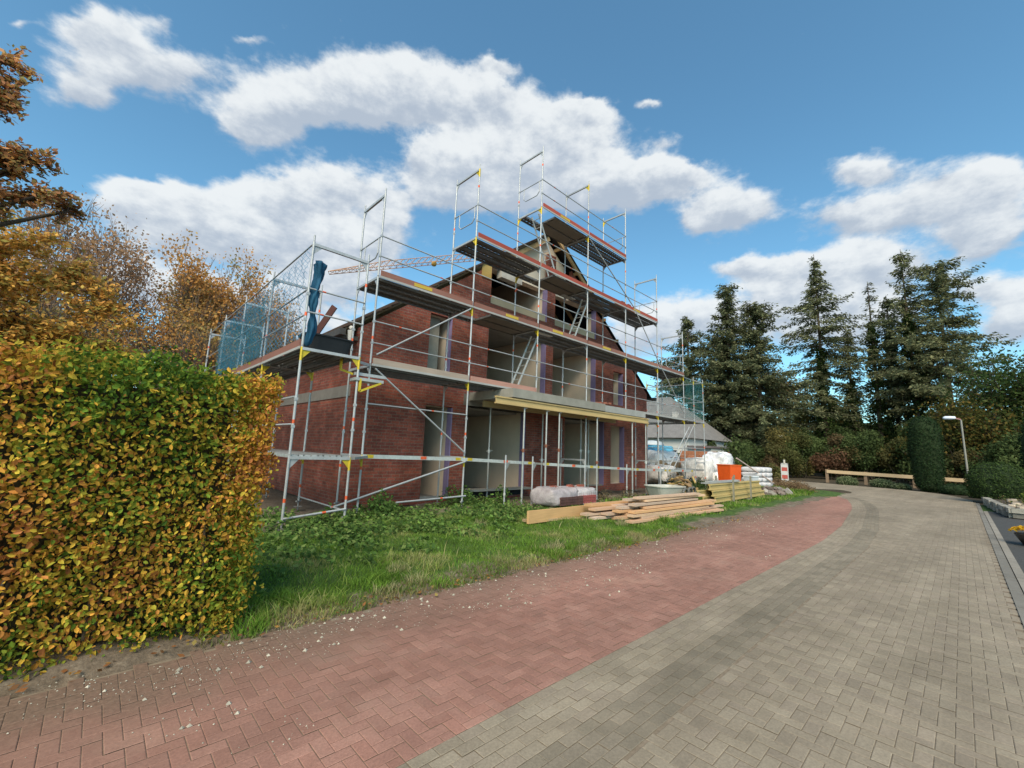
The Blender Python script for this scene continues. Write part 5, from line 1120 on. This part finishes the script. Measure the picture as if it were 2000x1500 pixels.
# hazy undergrowth below the row
for i, (x, y, r, h, c, lab) in enumerate(((-2, 27, 3.5, 6.5, ORC+GYC, 'leafy rust coloured shrub mass below the left trees'), (3.5, 30, 3.2, 7.0, GYC+ORC[:2], 'olive shrub behind the middle of the foreground hedge'), (8.5, 34, 3.5, 7.5, [(.06, .08, .03), (.09, .11, .04), (.13, .10, .04)], 'green shrub behind the blue safety nets'), (14, 42, 4, 8, BRC+GYC, 'thin brown shrub beyond the side scaffold'))):
    broadleaf(x, y, h, 'tall_shrub', lab, c, 50+i, .55, 5200, .16, 3, .6, .4, .12, .5, .1, (.12, .09, .07), .018, None, 3, 3)
# orange leaved small tree just behind the hedge and the maple at the left edge
OBC = [(.66, .38, .09), (.74, .42, .10), (.60, .31, .09), (.52, .38, .10), (.36, .31, .08)]
def cloudtree(name, x, y, h, blobs, lab, cols, nl, ls, seed, trunk=.14, twigs=True):
    t = thing(name, (x, y, 0), lab, 'tree'); rnd = random.Random(seed); mb = MB(); fork = Vector((x, y, h*.35)); mb.tube((x, y, -.1), fork, trunk, (.09, .065, .05), 8, trunk*.8, False); V = []; C = []
    tot = sum(b_[3]**2 for b_ in blobs)
    for bx, by, bz, br in blobs:
        c = Vector((bx, by, bz)); mid = fork.lerp(c, .5)+Vector((0, 0, .15)); mb.tube(fork, mid, trunk*.5, (.09, .065, .05), 6, trunk*.3, False); mb.tube(mid, c, trunk*.3, (.09, .065, .05), 6, trunk*.12, False)
        tp = []
        for _ in range(9):
            d = Vector((rnd.gauss(0, 1), rnd.gauss(0, 1), rnd.gauss(.2, .8))).normalized(); e = c+d*br*rnd.uniform(.75, 1.15); mb.tube(c, e, .012, (.12, .07, .05), 4, .005, False)
            for f in (.35, .6, .85, 1.0): tp.append(c.lerp(e, f))
            for _ in range(3):
                e2 = c.lerp(e, rnd.uniform(.4, .9)); e3 = e2+Vector((rnd.gauss(0, 1), rnd.gauss(0, 1), rnd.gauss(.2, .7))).normalized()*br*.4; mb.tube(e2, e3, .007, (.12, .07, .05), 4, .004, False); tp += [e2.lerp(e3, .5), e3]
        n = int(nl*br**2/tot); T = np.array([tuple(q) for q in tp]); P = T[RNG.integers(0, len(T), n)]+RNG.normal(0, br*.11, (n, 3))
        nr = unit(P-np.array((bx, by, bz))+1e-4); V.append(leafquads(P, RNG.uniform(.6, 1.3, n)*ls, .55, np.tile([0, -.2, 1.], (n, 1)), .6, .7)); C.append(np.array(cols)[RNG.integers(0, len(cols), n)]*RNG.uniform(.65, 1.3, (n, 1)))
    mb.build('trunk', BARK, t); npmesh('crown', np.concatenate(V), 4, np.concatenate(C), LEAF, t)
MC = [(.55, .26, .13), (.62, .30, .13), (.42, .30, .12), (.30, .28, .11), (.50, .26, .13), (.70, .38, .12)]
cloudtree('maple_tree', -3.6, 9.4, 7.2, [(-1.95, 8.8, 6.25, .42), (-1.62, 8.8, 6.65, .32), (-1.5, 8.8, 6.1, .3), (-1.15, 8.8, 5.4, .3), (-2.1, 8.9, 5.7, .5), (-1.62, 8.8, 6.35, .28), (-1.75, 8.9, 5.3, .4), (-1.35, 8.9, 5.15, .38), (-.98, 8.9, 5.0, .34), (-.75, 8.95, 4.85, .24), (-1.25, 8.9, 4.75, .36), (-1.7, 8.9, 4.7, .45), (-2.3, 8.9, 4.6, .6), (-2.8, 9.1, 5.9, .7), (-3.2, 9.4, 6.8, .7), (-3.6, 9.3, 5.2, .8), (-1.7, 8.8, 5.95, .3)],
          'red brown maple reaching into the left edge above the hedge', MC, 17000, .085, 5, .16)
cloudtree('orange_shrub_tree', -2.3, 14.2, 6.0, [(-1.9, 13.9, 5.6, .75), (-1.2, 14, 4.9, .85), (-.4, 14, 4.4, .7), (-2.6, 13.9, 4.8, .9), (-1.6, 13.8, 4.1, .9), (-.5, 13.8, 3.6, .8), (.1, 14, 3.2, .6), (-2.6, 13.9, 3.6, .9), (-3.5, 14, 4.6, 1.0), (-1.3, 13.6, 3.1, .9)], 'dense orange and gold small tree just over the left end of the hedge', OBC, 19000, .115, 6, .12)

def conifer(x, y, h, rmax, lab, seed, cols=DK, low=.1, dens=1.0, droop=.35, bare=False, shape=1.0, name='spruce_tree', ivy=0, grp='tall conifers beyond the bend', sz=.40, gap=.2, rt=.3):
    t = thing(name, (x, y, 0), lab, 'tree', grp); rnd = random.Random(seed); mb = MB(); mb.tube((x, y, -.2), (x, y, h*.5), rt, (.10, .075, .055), 8, rt*.6, False); mb.tube((x, y, h*.5), (x, y, h), rt*.6, (.10, .075, .055), 8, .02, False)
    Ps = []; Ds = []; z = h*low
    while z < h*.985:
        f = (z-h*low)/(h*(1-low)); R0 = 1.42*rmax*(1-f)**shape*(.8+.35*math.sin(f*9+seed))*(1 if f > .12 else .6+3*f)
        for b_ in range(int(rnd.uniform(6, 9)*dens)+1):
            if rnd.random() < gap: continue
            a = rnd.uniform(0, 6.283); L = max(.35, R0*rnd.uniform(.45, 1.15)); d = Vector((math.cos(a), math.sin(a), rnd.uniform(.05, .45) if f > .6 else rnd.uniform(-.15, .2))); p0 = Vector((x, y, min(h*.985, z+rnd.uniform(-.6, .6)))); m_ = 4; prev = p0
            for k in range(1, m_+1):
                s = k/m_; c = p0+Vector((d.x*L*s, d.y*L*s, L*(d.z*s-droop*s*s+.15*s**4)));
                mb.tube(prev, c, .045*(1-s*.6), (.1, .08, .06), 4, .04*(1-s*.75), False); prev = c
            if bare and rnd.random() < .8: continue
            ns = max(3, int(L/.15))
            for k in range(ns):
                s = (k+.5)/ns
                if s < .12: continue
                c = p0+Vector((d.x*L*s, d.y*L*s, L*(d.z*s-droop*s*s+.15*s**4)))
                for _ in range(8):
                    Ps.append((c.x+rnd.gauss(0, .16), c.y+rnd.gauss(0, .16), c.z+rnd.gauss(-.12, .17))); sgn = rnd.choice((-1, 1)); Ds.append((d.x*.7-d.y*sgn*.8, d.y*.7+d.x*sgn*.8, rnd.uniform(-.75, -.1)))
        z += rnd.uniform(.42, .8)*(1+.3*(1-f))
    mb.build('trunk', BARK, t)
    if Ps:
        P = np.array(Ps); A_ = unit(np.array(Ds)+RNG.normal(0, .25, (len(Ps), 3))); B_ = unit(np.cross(A_, RNG.normal(size=P.shape)+np.array([0, 0, 1.5]))); s = RNG.uniform(.55, 1.25, (len(P), 1))*sz
        V = np.stack([P-A_*s*.2, P+B_*s*.17+A_*s*.25, P+A_*s*.8, P-B_*s*.17+A_*s*.25], 1).reshape(-1, 3); ci = RNG.integers(0, len(cols), len(P))
        npmesh('crown', V, 4, np.array(cols)[ci]*RNG.uniform(.65, 1.35, (len(P), 1)), NEEDLE, t)
    if ivy:
        n = int(2600*ivy/10); zz = RNG.uniform(0, ivy, n); rr = (.35+.75*np.sin(np.clip(zz/ivy, 0, 1)*np.pi*.9+.3)*(1-zz/ivy*.5))*(1+.25*np.sin(zz*2.1+seed)); a = RNG.uniform(0, 6.28, n); q = rr*RNG.uniform(.45, 1.1, n)
        P = np.stack([x+q*np.cos(a), y+q*np.sin(a), zz], 1); npmesh('ivy', leafquads(P, RNG.uniform(.15, .38, n), .7), 4, np.array([(.035, .06, .015), (.05, .08, .02), (.025, .045, .012), (.065, .09, .025)])[RNG.integers(0, 4, n)]*RNG.uniform(.7, 1.3, (n, 1)), LEAF, t)
    return t
DKC = [(.14, .152, .075), (.165, .178, .09), (.115, .13, .065), (.21, .205, .11), (.095, .11, .055)]
CG = [(.15, .165, .085), (.19, .20, .10), (.12, .135, .068), (.235, .23, .12)]
conifer(61.1, 10.6, 27.0, 5.2, 'tallest free standing spruce with open drooping layers', 3, CG, .22, 1.1, .30, shape=.72, ivy=15, gap=.25)
conifer(62.4, 2.8, 25.6, 4.6, 'tall pointed fir at the left of the right hand pair', 4, CG, .2, 1.0, .25, shape=.6, ivy=18)
conifer(64.0, 0.2, 23.6, 6.2, 'broad leaning fir at the right of the right hand pair', 5, CG, .22, 1.1, .3, shape=.42, gap=.1)
conifer(63.6, 6.0, 23.0, 2.0, 'narrow half dead conifer wrapped in ivy between the two groups', 6, CG, .55, .7, .2, True, .8, ivy=18)
conifer(65.8, 4.6, 21.6, 2.6, 'slim ivy clad conifer left of the tall pair', 7, CG, .35, .9, .3, False, .6, ivy=17)
conifer(63.4, 8.3, 17.6, 1.9, 'short slim conifer just right of the tallest spruce', 8, CG, .1, 1.0, .3, False, .6, ivy=11)
conifer(50.0, 21.8, 18.6, 3.6, 'dark conifer directly behind the right hand scaffold', 9, DKC, .1, 1.3, .3, shape=.4, gap=.15)
conifer(51.8, 17.8, 22.3, 4.2, 'tall dark conifer in the middle of the left hand clump', 10, DKC, .12, 1.35, .22, shape=.45, gap=.12)
conifer(53.5, 15.2, 19.5, 4.6, 'broad dark conifer at the right of the left hand clump', 11, DKC, .14, 1.5, .25, shape=.35, gap=.08)
conifer(54.5, 20.0, 17.0, 4.2, 'shorter dark conifer at the back of the left hand clump', 12, DKC, .1, 1.3, .25, shape=.4)
# autumn trees and bushes behind the bend
broadleaf(72, 17, 13.5, 'autumn_tree', 'orange brown tree in the gap between the conifer groups', [(.30, .16, .07), (.26, .17, .08), (.2, .15, .06)], 71, .4, 6000, .36, 3, .5, .5, .25, .6, .12)
broadleaf(66, 14, 8.5, 'autumn_tree', 'lower olive yellow tree in front of the orange brown one', [(.16, .16, .04), (.22, .18, .05), (.12, .13, .035)], 72, .5, 7000, .32, 3, .5, .4, .2, .7, .08)
broadleaf(52, -3.6, 9.0, 'broadleaf_tree', 'green leafy tree at the right edge behind the clipped bushes', [(.05, .085, .025), (.07, .11, .03), (.09, .1, .03)], 73, .55, 15000, .26, 3, .55, .4, .25, .7, .08)
broadleaf(49, -.6, 5.6, 'autumn_tree', 'olive and gold shrub tree behind the street lamp', [(.13, .10, .025), (.18, .12, .03), (.07, .08, .02)], 74, .6, 12000, .22, 3, .6, .3, .16, .7, .06)
def bush(x, y, r, h, cols, lab, n=3600, ls=.26, seed=0):
    t = thing('garden_bush', (x, y, 0), lab, 'bush', 'bushes along the far side of the bend'); rnd = random.Random(seed); mb = MB(); lob = []
    for _ in range(12):
        a = rnd.uniform(0, 6.28); q = r*rnd.uniform(0, .75); c = Vector((x+q*math.cos(a), y+q*math.sin(a), h*rnd.uniform(.2, .85)*(1-.35*q/r))); lob.append((c, r*rnd.uniform(.3, .5))); mb.tube((x+rnd.gauss(0, .2), y+rnd.gauss(0, .2), 0), c, .05, (.09, .07, .05), 5, .015, False)
    mb.build('stems', BARK, t); k = RNG.integers(0, len(lob), n); c = np.array([tuple(l[0]) for l in lob])[k]; rr = np.array([l[1] for l in lob])[k][:, None]; d = unit(RNG.normal(size=(n, 3))); P = c+d*rr*RNG.uniform(.35, 1.08, (n, 1)); P[:, 2] = np.abs(P[:, 2])+.03
    base_c = np.array(cols)[RNG.integers(0, len(cols), len(lob))][k]; npmesh('foliage', leafquads(P, RNG.uniform(.6, 1.3, n)*ls, .6, d, .7), 4, base_c*RNG.uniform(.6, 1.4, (n, 1)), LEAF, t)
DG = [(.06, .088, .03), (.08, .11, .038), (.10, .135, .045)]; OL = [(.13, .12, .045), (.10, .105, .035), (.18, .15, .05)]; RB = [(.16, .085, .05), (.13, .09, .045), (.12, .10, .04)]
bl = [(44.5, 17.5, 2.2, 4.2, DG, 'dark green bush at the end of the white bungalow'), (46, 14.6, 2.3, 3.8, DG, 'dark green bush below the left conifer clump'), (47, 12.0, 2.2, 4.6, RB+OL, 'brown twiggy bush behind the barrier beacon'), (49.5, 10.8, 2.2, 5.2, DG+OL, 'green bush between beacon and fence'),
      (50, 8.2, 2.3, 4.4, RB+DG, 'red tinged bush behind the left end of the fence'), (51, 5.8, 2.3, 4.8, DG, 'deep green bush behind the middle of the fence'), (50.5, 3.6, 2.2, 4.2, OL+DG, 'olive bush just left of the clipped column'), (50, 1.4, 2.4, 5.0, DG, 'dark bush behind the clipped column'),
      (47, -.3, 1.8, 3.8, DG+RB, 'dark bush at the foot of the street lamp'), (44, -2.6, 2.0, 4.0, DG, 'dark bush right of the street lamp'), (40, -3.6, 1.9, 3.2, DG, 'dark bush behind the largest round bush'), (57, 13, 3, 6, DG+OL, 'tall green bush in the background under the autumn gap'), (58, 8.5, 3, 6.5, DG, 'tall dark bush under the tallest spruce'), (58.5, 4.0, 3, 6.8, DG, 'tall dark bush under the ivy clad trunks'),
      (58, -.5, 3.2, 7.0, DG+OL, 'tall dark bush under the pair of firs'), (36.3, 11.8, 1.3, 1.8, DG, 'small dark bush left of the barrier beacon'), (37, 9.8, .9, 1.2, RB+OL, 'small brown bush by the barrier beacon'), (41, 13.5, 2.2, 3.6, DG, 'dark bush between orange block pallet and beacon')]
for i, (x, y, r, h, c, lab) in enumerate(bl): bush(x, y, r, h, c, lab, int(2600*max(1, r*r*.6)*1.25) if i < 15 else 1500, .2 if i < 11 else .28, 200+i)
# the far wood that closes the view: one mass
n = 26000; a = RNG.uniform(0, 1, n); P = np.stack([78+RNG.normal(0, 3, n), -30+a*62, RNG.uniform(0, 1, n)**.8*(7+1.6*np.sin(a*31)+1.1*np.sin(a*67))], 1)
o = npmesh('far_wood', leafquads(P, RNG.uniform(.5, 1.3, n), .6), 4, np.array(DG+OL)[RNG.integers(0, 6, n)]*RNG.uniform(.6, 1.2, (n, 1)), LEAF); tag(o, 'dark band of distant wood closing the view behind the conifers', 'wood', kind='stuff')
